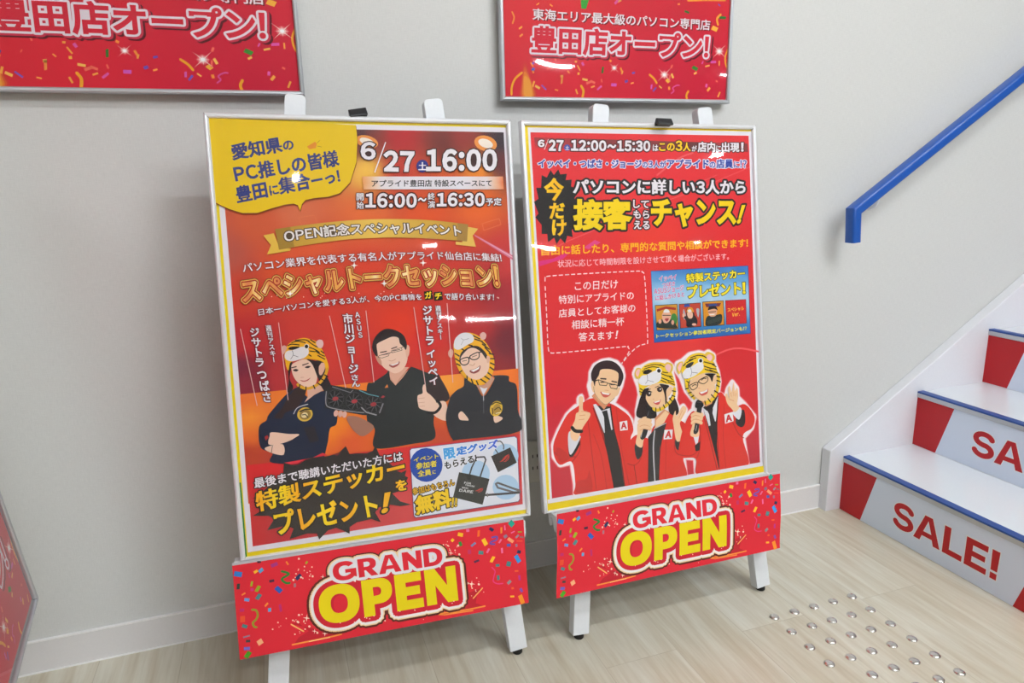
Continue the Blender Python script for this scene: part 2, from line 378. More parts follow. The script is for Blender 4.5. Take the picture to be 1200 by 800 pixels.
class Art:
    """a printed sheet: flat inks laid over each other on one real plane (O origin, U right, V up, N outwards)"""
    STEP = .000015
    def __init__(s, O, U, Vv, N):
        s.O, s.U, s.V, s.N = O, U, Vv, N; s.k = None; s.z = 0.0; s.verts = []; s.faces = []; s.cols = []; s.T = None
    def c(s, x0=None, y0=None, sc=1.0): s.k = None if x0 is None else (x0, y0, sc); return s
    def P(s, q):
        if s.k: q = (s.k[0]+q[0]*s.k[2], s.k[1]+q[1]*s.k[2])
        h = hit(q, s.O, s.N)-s.O; p = (h.dot(s.U), h.dot(s.V))
        return s.T(p) if s.T else p
    def px(s, uv):
        d = s.O+s.U*uv[0]+s.V*uv[1]-CAM; z = d.dot(FW); return (600+F_PX*d.dot(RT)/z, 400-F_PX*d.dot(UP)/z)
    def unit(s, q):
        a = s.P(q); k = 1.0/(s.k[2] if s.k else 1.0)
        b = s.P((q[0]+k, q[1])); e = s.P((q[0], q[1]+k)); return .5*(math.dist(a, b)+math.dist(a, e))
    def add(s, v, f, col, dz=0.0):
        n = len(s.verts); s.verts += [(p[0], p[1], s.z+dz) for p in v]; s.faces += [tuple(i+n for i in t) for t in f]
        s.cols += [lin(col(*s.px(p)) if callable(col) else col) for p in v]
    def up(s): s.z += s.STEP
    def poly(s, pts, col, smooth=False, line=None, lw=.5):
        s.up(); uv = [s.P(q) for q in pts]
        if smooth: uv = catmull(uv)
        s.fill(uv, col)
        if line: s.stroke(uv, s.unit(pts[0])*lw/2, line, True)
        return uv
    def fill(s, uv, col):
        n = len(uv)
        r = cdt([V(p) for p in uv], [(i, (i+1) % n) for i in range(n)], [], 1, 1e-7)
        s.add([(p[0], p[1]) for p in r[0]], [tuple(t) for t in r[2]], col)
    def stroke(s, uv, r, col, closed=False):
        s.up(); m = len(uv)
        v, f = union([capsule(uv[i], uv[(i+1) % m], r) for i in range(m if closed else m-1) if math.dist(uv[i], uv[(i+1) % m]) > 1e-7], 1e-7)
        s.add(v, f, col)
    def line(s, pts, wpx, col, smooth=False, closed=False):
        uv = [s.P(q) for q in pts]
        if smooth: uv = catmull(uv, closed, 4)
        s.stroke(uv, s.unit(pts[0])*wpx/2*(s.k[2] if s.k else 1.0), col, closed)
    def disc(s, q, rx, ry, col, rot=0, n=20):
        r = math.radians(rot); s.poly([(q[0]+rx*math.cos(t)*math.cos(r)-ry*math.sin(t)*math.sin(r), q[1]+rx*math.cos(t)*math.sin(r)+ry*math.sin(t)*math.cos(r)) for t in [2*math.pi*i/n for i in range(n)]], col)
    def ell(s, pts, col): s.poly(pts, col, True)
    def grid(s, quad, nx, ny, samples, pw=3.0):
        s.up(); a, b, c, d = [V(s.P(q)) for q in quad]; v = []; f = []
        for j in range(ny+1):
            for i in range(nx+1):
                p = (a.lerp(b, i/nx)).lerp(d.lerp(c, i/nx), j/ny); v.append((p.x, p.y))
        for j in range(ny):
            for i in range(nx): k = j*(nx+1)+i; f.append((k, k+1, k+nx+2, k+nx+1))
        def col(x, y):
            W = 0; r = [0, 0, 0]
            for sx, sy, cc in samples:
                q = 1.0/(((x-sx)**2+(y-sy)**2)+9)**(pw/2); W += q
                for m_ in range(3): r[m_] += q*cc[m_]
            return tuple(t/W for t in r)
        s.add(v, f, col)
    def text(s, segs, BL, BR, TL, col, bold=.02, outs=(), arc=0.0, vert=False):
        """ink box of the line goes to the parallelogram BL, BR, TL; segs = text or (text, scale[, colour]) pieces"""
        if isinstance(segs, str): segs = [(segs, 1.0)]
        G = []; x = 0.0; y = 0.0
        for sg in segs:
            for ch in sg[0]:
                v, f, a = glyph(ch); k = sg[1]
                if vert:
                    y -= k*.5
                    if v and ch not in ' ':
                        X = [p[0] for p in v]; Y = [p[1] for p in v]; G.append((ch, k, -a*k/2, y-.38*k, sg[2] if len(sg) > 2 else None))
                    y -= k*.5 if ch != ' ' else 0
                else:
                    if v: G.append((ch, k, x, (sg[3] if len(sg) > 3 else 0.0), sg[2] if len(sg) > 2 else None))
                    x += a*k
        def tf(g, p):
            if vert and g[0] in 'ー一〜': 
                cx = glyph(g[0])[2]/2; return (g[2]+g[1]*(cx-(p[1]-.38)), g[3]+g[1]*(.38-(p[0]-cx)))
            return (g[2]+p[0]*g[1], g[3]+p[1]*g[1])
        I = [tf(g, p) for g in G for p in glyph(g[0])[0]]
        x0, x1 = min(p[0] for p in I), max(p[0] for p in I); y0, y1 = min(p[1] for p in I), max(p[1] for p in I)
        x0 -= bold*.9; x1 += bold*.9; y0 -= bold*.9; y1 += bold*.9
        b, r_, t_ = V(s.P(BL)), V(s.P(BR)), V(s.P(TL)); ex = r_-b; ey = t_-b
        lift = (s.unit(BL)*arc) if arc else 0.0
        def mp(p):
            a_ = (p[0]-x0)/max(1e-6, x1-x0); q = b+ex*a_+ey*((p[1]-y0)/max(1e-6, y1-y0))
            return (q.x, q.y+lift*4*a_*(1-a_))
        for r, cc in list(outs)+[(0.0, None)]:
            s.up()
            for i, g in enumerate(G):
                v, f = fat(g[0], bold, r)
                s.add([mp(tf(g, p)) for p in v], f, cc or g[4] or col, (i % 2)*.4*s.STEP)
            if len(G) > 1: s.up()
    def vtext(s, t, top, bot, wpx, col, bold=.02, outs=()):
        """a column of characters from top centre to bottom centre"""
        h = wpx/2; s.text(t, (bot[0]-h, bot[1]), (bot[0]+h, bot[1]), (top[0]-h, top[1]), col, bold, outs, 0, True)
    def bm(s, base=0.0, bend=None, cuts=None, tf=None):
        """world-space bmesh; base = height of the sheet over the plane; bend(u,v) adds height"""
        b = bmesh.new(); L = b.verts.layers.float_color.new('Col')
        vs = []
        for p, c in zip(s.verts, s.cols):
            x = b.verts.new(p); x[L] = (min(1, c[0]*PRINT), min(1, c[1]*PRINT), min(1, c[2]*PRINT), 1); vs.append(x)
        for f in s.faces:
            try: b.faces.new([vs[i] for i in f])
            except ValueError: pass
        for f in b.faces:
            f.normal_update()
            if f.normal.z < 0: f.normal_flip()
        for v_ in (cuts or []):
            bmesh.ops.bisect_plane(b, geom=b.verts[:]+b.edges[:]+b.faces[:], plane_co=(0, v_, 0), plane_no=(0, 1, 0), dist=1e-7)
        for x in b.verts:
            u, v_, z = x.co; z += base+(bend(u, v_) if bend else 0)
            x.co = tf(u, v_, z) if tf else s.O+s.U*u+s.V*v_+s.N*z
        return b
def sheet(name, bm, m, parent):
    me = bpy.data.meshes.new(name); base = wloc(parent)
    for v in bm.verts: v.co -= base
    bm.to_mesh(me); bm.free(); me.materials.append(m)
    o = bpy.data.objects.new(name, me); C.objects.link(o); o.parent = parent; return o
# ------------------------------------------------------------------ the setting
X0, X1, Y1, ZC = -5.0, 10.0, -23.0, 3.0
def struct(name, bm, m): return tag(link(name, bm, m), kind='structure')
bm = bmesh.new(); box(bm, (X0, Y1, -.1), (X1, .1, 0)); struct('floor', bm, M['floor'])
bm = bmesh.new(); box(bm, (X0, 0, 0), (X1, .1, ZC)); struct('wall_back', bm, M['wall'])
bm = bmesh.new(); box(bm, (X0-.1, Y1, 0), (X0, .1, ZC)); struct('wall_left', bm, M['wall'])
bm = bmesh.new(); box(bm, (X1, Y1, 0), (X1+.1, .1, ZC)); struct('wall_right', bm, M['wall'])
bm = bmesh.new(); box(bm, (X0, Y1-.1, 0), (X1, Y1, ZC)); struct('wall_front', bm, M['wall'])
bm = bmesh.new(); box(bm, (X0, Y1, ZC), (X1, .1, ZC+.1)); struct('ceiling', bm, M['ceil'])
SX, SY, ST, SR = 1.3526, -.0372, .2834, .18          # stair: first riser, wall side edge, tread, rise
SK = 1.309                                            # left end of the stair skirting
bm = bmesh.new(); box(bm, (X0, -.006, 0), (SK, 0, .078)); b_ = struct('baseboard_back', bm, M['base'])
bm = bmesh.new(); box(bm, (X0, -.0078, .0772), (SK, 0, .080)); box(bm, (X0, -.009, 0), (SK, 0, .003)); struct('trim_1', bm, M['base_edge'])

# ------------------------------------------------------------------ ceiling lamps
def lamp(x, y, L, ang, label, w_=.06):
    t = empty('ceiling_lamp', (x, y, ZC), label, 'ceiling lamp', 'ceiling lamps')
    R = Matrix.Rotation(math.radians(ang), 3, 'Z'); o = V((x, y, ZC))
    bm = bmesh.new(); box(bm, (-L/2-.02, -w_/2-.015, -.05), (L/2+.02, w_/2+.015, 0)); bevel(bm, .004)
    for v in bm.verts: v.co = R @ v.co + o
    link('housing', bm, M['white'], t)
    bm = bmesh.new(); box(bm, (-L/2, -w_/2, -.075), (L/2, w_/2, -.05)); bevel(bm, .008)
    for v in bm.verts: v.co = R @ v.co + o
    link('diffuser', bm, M['lamp'], t)
for (x, y, L, a) in ((1.0, -1.95, 1.2, 0), (1.4, -3.0, 1.2, 0), (-2.6, -4.4, 1.2, 0), (.3, -3.8, 1.2, 0), (2.6, -3.8, 1.2, 0),
                     (-.2, -5.7, .06, 0), (1.7, -9.0, .26, 0), (4.5, -9.9, 1.3, -42), (7.9, -10.1, .15, 0), (4.8, -5.3, .12, 0),
                     (4.05, -19.5, .6, -25), (5.7, -20.4, 2.2, -28)):
    lamp(x, y, L, a, 'white linear lamp fixed to the white ceiling')

# ------------------------------------------------------------------ staircase
NSTEP = 5; YE = None
def riser_art(i):
    return Art(V((SX+i*ST-.0012, SY, i*SR)), V((0, -1, 0)), V((0, 0, 1)), V((-1, 0, 0)))
A = riser_art(0)
bl = A.P((1008, 606.5)); tl = A.P((1028, 557)); br = A.P((1186.6, 709.6))
W = br[0]+tl[0]; WHT, RED = (222, 231, 248), (190, 24, 32)
TOP = .162
stair = empty('staircase', (SX, SY-W/2, 0), 'white staircase with blue nosings and red SALE! panels climbing right along the wall', 'staircase')
tl = (bl[0]+(tl[0]-bl[0])*(TOP-.002)/max(.01, tl[1]-bl[1]), TOP)
sa = [A.P((1045.7, 615)), A.P((1167.5, 681.3)), A.P((1048.2, 584.7))]
base_v = (sa[0][1]+sa[1][1])/2; cap_v = base_v+abs(sa[2][1]-sa[0][1])
def riser_sheet(i, parent):
    A = riser_art(i)
    A.P = lambda q: q; A.unit = lambda q: 1.0; A.px = lambda p: p
    A.poly([(0, .001), (W, .001), (W, TOP), (0, TOP)], WHT)
    A.poly([(0, .001), (bl[0], .001), (tl[0], TOP), (0, TOP)], RED)
    A.poly([(W, .001), (br[0], .001), (br[0]+tl[0]-bl[0], TOP), (W, TOP)], RED)
    A.text('SALE!', (sa[0][0], base_v), (sa[1][0], base_v), (sa[0][0], cap_v), RED, 0, [(.022, (238, 240, 244))])
    return sheet('sale_panel', A.bm(), M['ink_satin'], parent)
set_block(.165)
for i in range(NSTEP):
    x = SX+i*ST; z = (i+1)*SR
    bm = bmesh.new(); box(bm, (x, SY-W, 0), (x+(ST if i < NSTEP-1 else .6), SY, z)); bevel(bm, .0015, 1)
    st = link('step', bm, M['tread'], stair)
    riser_sheet(i, st)
    bm = bmesh.new()                                   # silver front strip of the nosing
    hexa(bm, [V((xx, yy, zz)) for zz in (z-.0165, z-.002) for xx, yy in ((x-.004, SY-W), (x, SY-W), (x, SY), (x-.004, SY))])
    link('nosing_edge', bm, M['alu_grey'], st)
    bm = bmesh.new(); hexa(bm, [V((xx, yy, zz)) for zz in (z-.003, z+.003) for xx, yy in ((x-.005, SY-W), (x+.02, SY-W), (x+.02, SY), (x-.005, SY))]); bevel(bm, .001, 1)
    link('nosing', bm, M['blue_nose'], st)
no_block()
# skirting board that follows the flight
Sl = SR/ST
def at(px, y): return hit(px, V((0, y, 0)), V((0, 1, 0)))
k0, k1, k2 = at((966.7, 596.5), SY), at((974.5, 528.5), SY), at((1200, 332.5), SY)
kx = (k0.x+k1.x)/2; ks = (k2.z-k1.z)/(k2.x-k1.x)
xe = SX+NSTEP*ST+.2
prof = [(kx, 0), (xe, 0), (xe, k1.z+ks*(xe-kx)), (kx, k1.z)]
bm = bmesh.new(); prism(bm, [V((a, SY, b)) for a, b in prof], V((0, -SY-.001, 0))); bevel(bm, .002, 1)
link('stair_skirting', bm, M['skirt'], stair)

# ------------------------------------------------------------------ handrail
RY = -.075
pe = at((997, 284), RY); pb = at((1000, 247), RY); pf = at((1200, 86.5), RY)
hx = pb.x; sl = (pf.z-pb.z)/(pf.x-pb.x)
hr = empty('handrail', (hx, 0, pe.z), 'blue wall handrail with a bent down end beside the staircase', 'handrail')
path = [V((hx+.008, RY, pe.z)), V((hx+.001, RY, pb.z)), V((hx+1.9, RY, pb.z+1.899*sl))]
bm = bmesh.new(); rings = []
hh, hw, rr = .0152, .0185, .008
sec = []
for cx, cy, a0 in ((hw-rr, hh-rr, 0), (-(hw-rr), hh-rr, 90), (-(hw-rr), -(hh-rr), 180), (hw-rr, -(hh-rr), 270)):
    for k in range(4): a = math.radians(a0+30*k); sec.append((cx+rr*math.cos(a), cy+rr*math.sin(a)))
for i, p in enumerate(path):
    d0 = (path[i]-path[i-1]).normalized() if i else None; d1 = (path[i+1]-path[i]).normalized() if i < len(path)-1 else None
    d = ((d0 or d1)+(d1 or d0)).normalized(); nrm = V((-d.z, 0, d.x)); sc = 1/max(.6, (d1 or d0).dot(d))
    rings.append([bm.verts.new(p+V((0, -1, 0))*a+nrm*b*sc) for a, b in sec])
for a, b in zip(rings, rings[1:]):
    for k in range(len(sec)): bm.faces.new([a[k], a[(k+1) % len(sec)], b[(k+1) % len(sec)], b[k]])
bm.faces.new(rings[0]); bm.faces.new(list(reversed(rings[-1])))
link('rail', bm, M['blue_rail'], hr, smooth=True)
for k, dx in enumerate((.085, .985)):
    x = hx+dx; z = pb.z+sl*dx-.03
    bm = bmesh.new(); lathe(bm, [(.024, 0), (.024, .004), (.02, .007), (0, .007)], V((0, 0, 0)), 18)
    for v in bm.verts: v.co = V((x+v.co.x, -v.co.z, z-.02+v.co.y))
    lab = link('bracket', bm, M['white'], hr)
    bm = bmesh.new(); tube(bm, [V((x, -.006, z-.02)), V((x, -.05, z-.02)), V((x, -.068, z-.012)), V((x, RY, z+.002)), V((x, RY, z+.016))], .006, 8)
    link('arm', bm, M['white'], lab, smooth=True)

# ------------------------------------------------------------------ wall outlet
ox, oz = .3135, .318
t = empty('wall_outlet', (ox, 0, oz), 'white double power outlet on the wall between the two framed posters', 'power outlet')
link('cover_plate', bbox((ox-.035, -.009, oz-.06), (ox+.035, 0, oz+.06), .003), M['plate'], t)
for dz in (.017, -.017):
    for dx in (-.0065, .0065):
        bm = bmesh.new(); box(bm, (ox+dx-.0013, -.0096, oz+dz-.0045), (ox+dx+.0013, -.0085, oz+dz+.0045)); link('slot', bm, M['black'], t)

# ------------------------------------------------------------------ steel floor studs
def stud_bm():
    bm = bmesh.new()
    lathe(bm, [(.0122, 0), (.0120, .0008), (.0108, .0024), (.0085, .0038), (.005, .0046), (.0015, .0050), (0, .0050)], V((0, 0, 0)), 24)
    return bm
COLN = ['leftmost', 'second', 'middle', 'fourth', 'rightmost']
ROWN = ['the row nearest the wall', 'the second row from the wall', 'the third row from the wall', 'the fourth row from the wall', 'the fifth row from the wall', 'the sixth row, nearest the viewer']
stud0 = None
for r in range(6):
    for c in range(5):
        if r == 4 and c == 0 or r == 5 and c < 2: continue
        p = V((.7779+c*.06, -.4276-r*.06, 0))
        if stud0 is None: s_ = stud0 = link('floor_stud', stud_bm(), M['steel'], None, (0, 0, 0), True)
        else: s_ = stud0.copy(); C.objects.link(s_)
        s_.location = p
        tag(s_, 'round steel stud on the plank floor, %s in %s' % (COLN[c], ROWN[r]), 'floor stud', 'steel studs on the floor before the stairs')

# ------------------------------------------------------------------ framed posters
class Plane:
    def __init__(s, O, U, Vv):
        s.O = V(O); s.U = V(U).normalized(); Vv = V(Vv); s.V = (Vv-s.U*Vv.dot(s.U)).normalized(); s.N = s.U.cross(s.V)
    def w(s, u, v, n=0.0): return s.O+s.U*u+s.V*v+s.N*n
RAIL = [(0, -.018), (0, -.0035), (.0012, -.0012), (.0035, 0), (.0062, -.0002), (.0088, -.0022), (.0096, -.0042), (.0096, -.018)]
SHEET, FILM = -.0082, -.0046
def frame(P, W, H, name, label, cat, m, group=None, kb=1.0, ka=1.0):
    prof = [(a*ka, n) for a, n in RAIL]; film = True; bot = lambda v: v*kb if v < .0101*ka else v; lo = .009*ka
    t = empty(name, P.w(W/2, 0, -.009), label, cat, group)
    aw = prof[-1][0]
    for side in range(4):
        bm = bmesh.new(); L = (W, H, W, H)[side]; R0 = []; R1 = []
        for a, n in prof:
            for e, R in ((0, R0), (1, R1)):
                s_ = (a+.0004) if e == 0 else L-a-.0004
                uv = ((s_, a), (W-a, s_), (W-s_, H-a), (a, H-s_))[side]
                R.append(bm.verts.new(P.w(uv[0], bot(uv[1]), n)))
        k = len(prof)
        for i in range(k): bm.faces.new([R0[i], R0[(i+1) % k], R1[(i+1) % k], R1[i]])
        bm.faces.new(R0); bm.faces.new(list(reversed(R1)))
        link('frame_rail', bm, m, t)
    for cu, cv, su, sv in ((0, 0, 1, 1), (W, 0, -1, 1), (W, H, -1, -1), (0, H, 1, -1)):
        bm = bmesh.new(); q = [(.0006, .0002), (.0098, .0094), (.0094, .0098), (.0002, .0006)]
        hexa(bm, [P.w(cu+su*a*ka, bot(cv+sv*b*ka), n) for n, dd in ((-.017, 0), (-.0019, 0)) for a, b in q])
        link('corner_joint', bm, M['black'], t)
    bm = bmesh.new(); hexa(bm, [P.w(u, v, n) for n in (-.016, SHEET-.0004) for u, v in ((lo, lo*kb), (W-lo, lo*kb), (W-lo, H-lo), (lo, H-lo))])
    link('backing_board', bm, M['board'], t)
    if film:
        bm = bmesh.new(); bm.faces.new([bm.verts.new(P.w(u, v, FILM)) for u, v in ((lo, lo*kb), (W-lo, lo*kb), (W-lo, H-lo), (lo, H-lo))])
        link('clear_cover', bm, M['film'], t)
    return t
PL = Plane((-.4196, -.3077, .3442), (.9997, -.0166, -.0205), (.0229, .1559, .9875)); WL = .6068
PR = Plane((.2173, -.3212, .3307), (.9998, .0151, -.0143), (.0118, .1545, .9879)); WR = .6115
HP = .865
fl = frame(PL, WL, HP, 'framed_poster', 'framed talk-session poster with yellow speech bubble and three photographed people, left easel', 'framed poster', M['alu'], 'framed posters on easels', .55)
fr = frame(PR, WR, HP, 'framed_poster', 'framed red poster with three drawn people in red coats, right easel', 'framed poster', M['alu'], 'framed posters on easels', .6)

# ------------------------------------------------------------------ easels
def easel(P, uc, b0, b1, label):
    def z0(u, v, n): return P.w(u, v, n).z
    t = empty('display_easel', (P.w(uc, 0).x, P.w(uc, -.2).y, 0), label, 'easel', 'white display easels')
    for s in (-1, 1):
        ut, ub = uc+s*.138, uc+s*.2625; vt = .912
        vb = -.30
        for _ in range(6): vb -= (P.w(ub, vb, -.043).z-.0125)/P.V.z
        ax = V(((ub-ut), (vb-vt), 0)).normalized(); wd = V((-ax.y, ax.x, 0))
        if wd.x < 0: wd = -wd
        bm = bmesh.new(); hw_ = .0205
        def q(c, k, n): return P.w(c[0]+wd.x*k*hw_, c[1]+wd.y*k*hw_, n)
        vs = hexa(bm, [q(c, k, n) for c in ((ub, vb), (ut, vt)) for k, n in ((-1, -.030), (1, -.030), (1, -.056), (-1, -.056))])
        bmesh.ops.recalc_face_normals(bm, faces=bm.faces); bm.edges.ensure_lookup_table()
        top = [e for e in bm.edges if {e.verts[0], e.verts[1]} in ({vs[4], vs[7]}, {vs[5], vs[6]})]
        bmesh.ops.bevel(bm, geom=top, offset=.009, segments=4, affect='EDGES', profile=.5)
        bevel(bm, .0014, 2)
        lg = link('leg', bm, M['white'], t)
        bm = bmesh.new(); f = P.w(ub, vb, -.043); lathe(bm, [(.010, 0), (.0115, .002), (.0115, .016)], V((f.x, f.y, 0)), 18)
        link('rubber_foot', bm, M['rubber'], lg)
        bm = bmesh.new()                                 # rear strut down to the floor by the wall
        a = P.w(uc+s*.12, .78, -.075); e = V((P.w(uc+s*.17, 0).x, -.05, .013)); dx = V((.014, 0, 0)); dy = V((0, .010, .002))
        hexa(bm, [e-dx-dy, e+dx-dy, e+dx+dy, e-dx+dy, a-dx-dy, a+dx-dy, a+dx+dy, a-dx+dy]); bevel(bm, .001, 1)
        rl = link('rear_leg', bm, M['white'], t)
        bm = bmesh.new(); lathe(bm, [(.009, 0), (.010, .002), (.010, .016)], V((e.x, e.y, 0)), 14); link('rubber_foot', bm, M['rubber'], rl)
    for va, n0, n1, hu in ((.76, -.030, -.0185, .19), (.76, -.086, -.056, .17), (.25, -.030, -.0185, .225)):
        bm = bmesh.new(); hexa(bm, [P.w(u, v, n) for v in (va, va+.04) for u, n in ((uc-hu, n1), (uc+hu, n1), (uc+hu, n0), (uc-hu, n0))]); bevel(bm, .001, 1)
        link('crossbar', bm, M['white'], t)
    # ledge: a tray with two rounded hanging lips
    pr = [(-.030, -.0012), (.0235, -.0012), (.0235, -.030)] + [(.0145+.009*math.cos(math.radians(a)), -.030+.009*math.sin(math.radians(a))) for a in range(-30, -181, -30)] + [(.0055, -.008), (-.006, -.008), (-.006, -.024)] + [(-.014+.008*math.cos(math.radians(a)), -.024+.008*math.sin(math.radians(a))) for a in range(-30, -181, -30)] + [(-.022, -.008), (-.030, -.008)]
    bm = bmesh.new(); prism(bm, [P.w(b0, v, n) for n, v in pr], P.U*(b1-b0)); link('ledge', bm, M['white'], t)
    return t
easel(PL, .308, -.0118, .584, 'white wooden easel holding the poster with the yellow bubble, left of the two')
easel(PR, .348, .0175, .622, 'white wooden easel holding the red poster, right of the two, nearer the stairs')

# ------------------------------------------------------------------ black clips on the top rails
def clip(P, W, u0, u1, v, n, roll, label):
    o = P.w((u0+u1)/2, v, n); ca, sa_ = math.cos(math.radians(roll)), math.sin(math.radians(roll))
    U2 = P.U*ca+P.V*sa_; V2 = P.V*ca-P.U*sa_
    h = (u1-u0)/2; r = .0095
    tri = [(-.9*r, -.75*r), (.95*r, -.75*r), (.15*r, r), (-.15*r, r)]
    bm = bmesh.new(); prism(bm, [o-U2*h+P.N*a+V2*b for a, b in [(-r, -.7*r), (-.25*r, -.7*r), (-.25*r, -.2*r), (.25*r, -.2*r), (.25*r, -.7*r), (1.05*r, -.7*r), (1.05*r, -.35*r), (.25*r, r), (-.25*r, r), (-r, -.35*r)]], U2*2*h)
    bevel(bm, .0006, 1)
    return tag(link('binder_clip', bm, M['black'], None, o), label, 'clip', 'black clips on the poster frames')
def uv(P, px, n=0.0):
    h = hit(px, P.w(0, 0, n), P.N)-P.w(0, 0, n); return h.dot(P.U), h.dot(P.V)
a, b = uv(PL, (409.5, 134)), uv(PL, (430.5, 131))
clip(PL, WL, a[0], b[0], HP+.0068, -.009, 9, 'small black clip tilted on the top rail above the yellow bubble poster')
a, b = uv(PR, (768, 146)), uv(PR, (784, 146))
clip(PR, WR, a[0]-.002, b[0]+.001, HP-.001, .0075, -1, 'small black clip level on the top rail of the right red poster')

# ------------------------------------------------------------------ framed signs on the wall and the side poster
WY = -.032
sp = [hit(q, V((0, WY, 0)), V((0, -1, 0))) for q in ((588.7, 117), (855.5, 121.7), (357.5, 112))]
PS = Plane((sp[0].x, WY, (sp[0].z+sp[1].z)/2), (1, 0, 0), (0, 0, 1)); WS = sp[1].x-sp[0].x
WB = WS; PB = Plane((sp[2].x-WB, WY, sp[2].z), (1, 0, 0), (0, 0, 1))
K_ = V((-.7693, -.2809, .33)); Us = V((-.142, .9899, 0)); Vs = V((-.0241, -.0035, .2238))
PD = Plane(K_-Us.normalized()*.61, Us, Vs); WD = .61
fs = frame(PS, WS, HP, 'framed_sign', 'red shop-opening sign on the wall, right one, above the red-coat poster', 'framed sign', M['alu_grey'], 'red opening signs')
fb = frame(PB, WB, HP, 'framed_sign', 'red shop-opening sign on the wall, left one, above the yellow bubble poster', 'framed sign', M['alu_grey'], 'red opening signs')
fd = frame(PD, WD, HP, 'framed_sign', 'red opening sign on a pole stand, cut off at the lower left edge, facing right', 'framed sign', M['alu_grey'], 'red opening signs', .7, .7)
for f_, P_, W_, H_ in ((fs, PS, WS, HP), (fb, PB, WB, HP)):     # spacers that hold the signs off the wall
    for u in (.08, W_-.08):
        for v in (.12, H_-.12):
            bm = bmesh.new(); p = P_.w(u, v, 0); box(bm, (p.x-.02, WY+.0165, p.z-.02), (p.x+.02, -.0005, p.z+.02))
            link('wall_spacer', bm, M['alu_grey'], f_)
pv = PD.w(WD/2-.05, -.29, -.035)
bm = bmesh.new(); hexa(bm, [PD.w(WD/2-.05+a, v, n) for v in (-.29, .7) for a, n in ((-.02, -.018), (.02, -.018), (.02, -.045), (-.02, -.045))]); link('pole', bm, M['white'], fd)
bm = bmesh.new(); lathe(bm, [(.15, 0), (.15, .008), (.03, .016), (.03, .07)], V((pv.x, pv.y, 0)), 32); link('stand_base', bm, M['white'], fd)
# ------------------------------------------------------------------ print of the left poster
WHITE = (232, 228, 236); INKB = (28, 26, 28); YEL = (250, 222, 10); DKRED = (92, 24, 22)
A = Art(PL.w(0, 0, SHEET), PL.U, PL.V, PL.N)
def rect_uv(A, u0, v0, u1, v1, col): A.up(); A.add([(u0, v0), (u1, v0), (u1, v1), (u0, v1)], [(0, 1, 2, 3)], col)
rect_uv(A, .0092, .0052, WL-.0092, HP-.0092, (234, 208, 16))
a = A.P((290.5, 647)); b = A.P((595, 149.5)); b2 = A.P((618, 592))
rect_uv(A, a[0], a[1], (b[0]+b2[0])/2, b[1], WHITE)
rect_uv(A, .0092, .0055, .0125, .155, (40, 130, 60))
a = A.P((296.2, 640)); b = A.P((590.7, 155)); b2 = A.P((612.5, 590.5)); ar = (b[0]+b2[0])/2
bgs = [((300,260),(210,90,50)),((268,300),(186,86,70)),((285,340),(206,66,44)),((290,400),(200,42,46)),((290,450),(142,40,58)),((330,320),(226,84,40)),((350,250),(220,112,72)),((330,440),(186,50,54)),((360,400),(206,58,50)),((400,400),(216,58,46)),((450,425),(196,44,48)),((470,385),(228,58,30)),((500,400),(216,40,38)),((560,380),(186,40,42)),((595,400),(120,32,48)),((590,350),(170,44,54)),((590,300),(204,56,56)),((560,240),(238,104,36)),((500,250),(230,84,30)),((430,250),(236,112,52)),((432,165),(150,60,50)),((470,160),(186,34,42)),((520,165),(120,48,44)),((430,200),(248,196,80)),((560,200),(244,140,36)),((590,165),(56,42,54)),((585,190),(104,46,50)),((540,160),(150,48,44)),((470,200),(206,60,46)),((425,157),(80,40,50)),((270,350),(206,60,40)),((277,400),(186,36,50)),((280,430),(120,36,60)),((430,320),(222,66,40)),((520,320),(212,56,46)),((380,350),(212,56,44)),((575,430),(150,36,44)),((510,430),(210,60,36)),((360,290),(228,90,46)),((480,220),(220,80,40)),((520,215),(226,90,36))]
bgs = [(p[0], p[1], c) for p, c in bgs]
def quad_uv(A, u0, v0, u1, v1): return [A.px((u0, v1)), A.px((u1, v1)), A.px((u1, v0)), A.px((u0, v0))]
A.grid(quad_uv(A, a[0], A.P((430, 515))[1], ar, b[1]), 44, 56, bgs, 3.2)
hz = A.P((281.5, 461.5)); 
fsm = [(285,470,(238,120,50)),(290,490,(252,156,54)),(292,508,(238,120,48)),(288,530,(188,66,44)),(320,532,(190,66,48)),(400,470,(246,140,44)),(390,500,(250,140,40)),(410,520,(228,96,50)),(450,520,(226,100,40)),(520,452,(252,164,52)),(515,480,(226,100,40)),(515,510,(206,76,44)),(600,436,(246,124,40)),(604,500,(210,80,40)),(345,462,(244,130,44))]
A.grid([(281.3, 461.8), (607.3, 431.6), (611, 560), (291, 590)], 30, 14, fsm, 3)
A.z += 8*A.STEP; Z0 = A.z
for q in ((430, 166, 9, 4, (252, 240, 225)), (569, 168, 9, 5, (252, 238, 225))): A.z = Z0; A.disc(q[:2], q[2]*1.5, q[3]*1.8, (238, 150, 70), 15); A.disc(q[:2], q[2], q[3], q[4], 20)
A.z = Z0; A.poly([(554.7, 274), (557, 277), (603, 306), (602.5, 300)], (214, 120, 150)); A.poly([(556, 275), (603, 303.5), (602.7, 302)], (240, 190, 205))
for p in [((350, 255), (368, 252), (372, 262), (354, 266)), ((565, 262), (585, 256), (587, 263), (567, 270))]:
    A.z = Z0; A.line(p, .5, (236, 130, 80), closed=True)
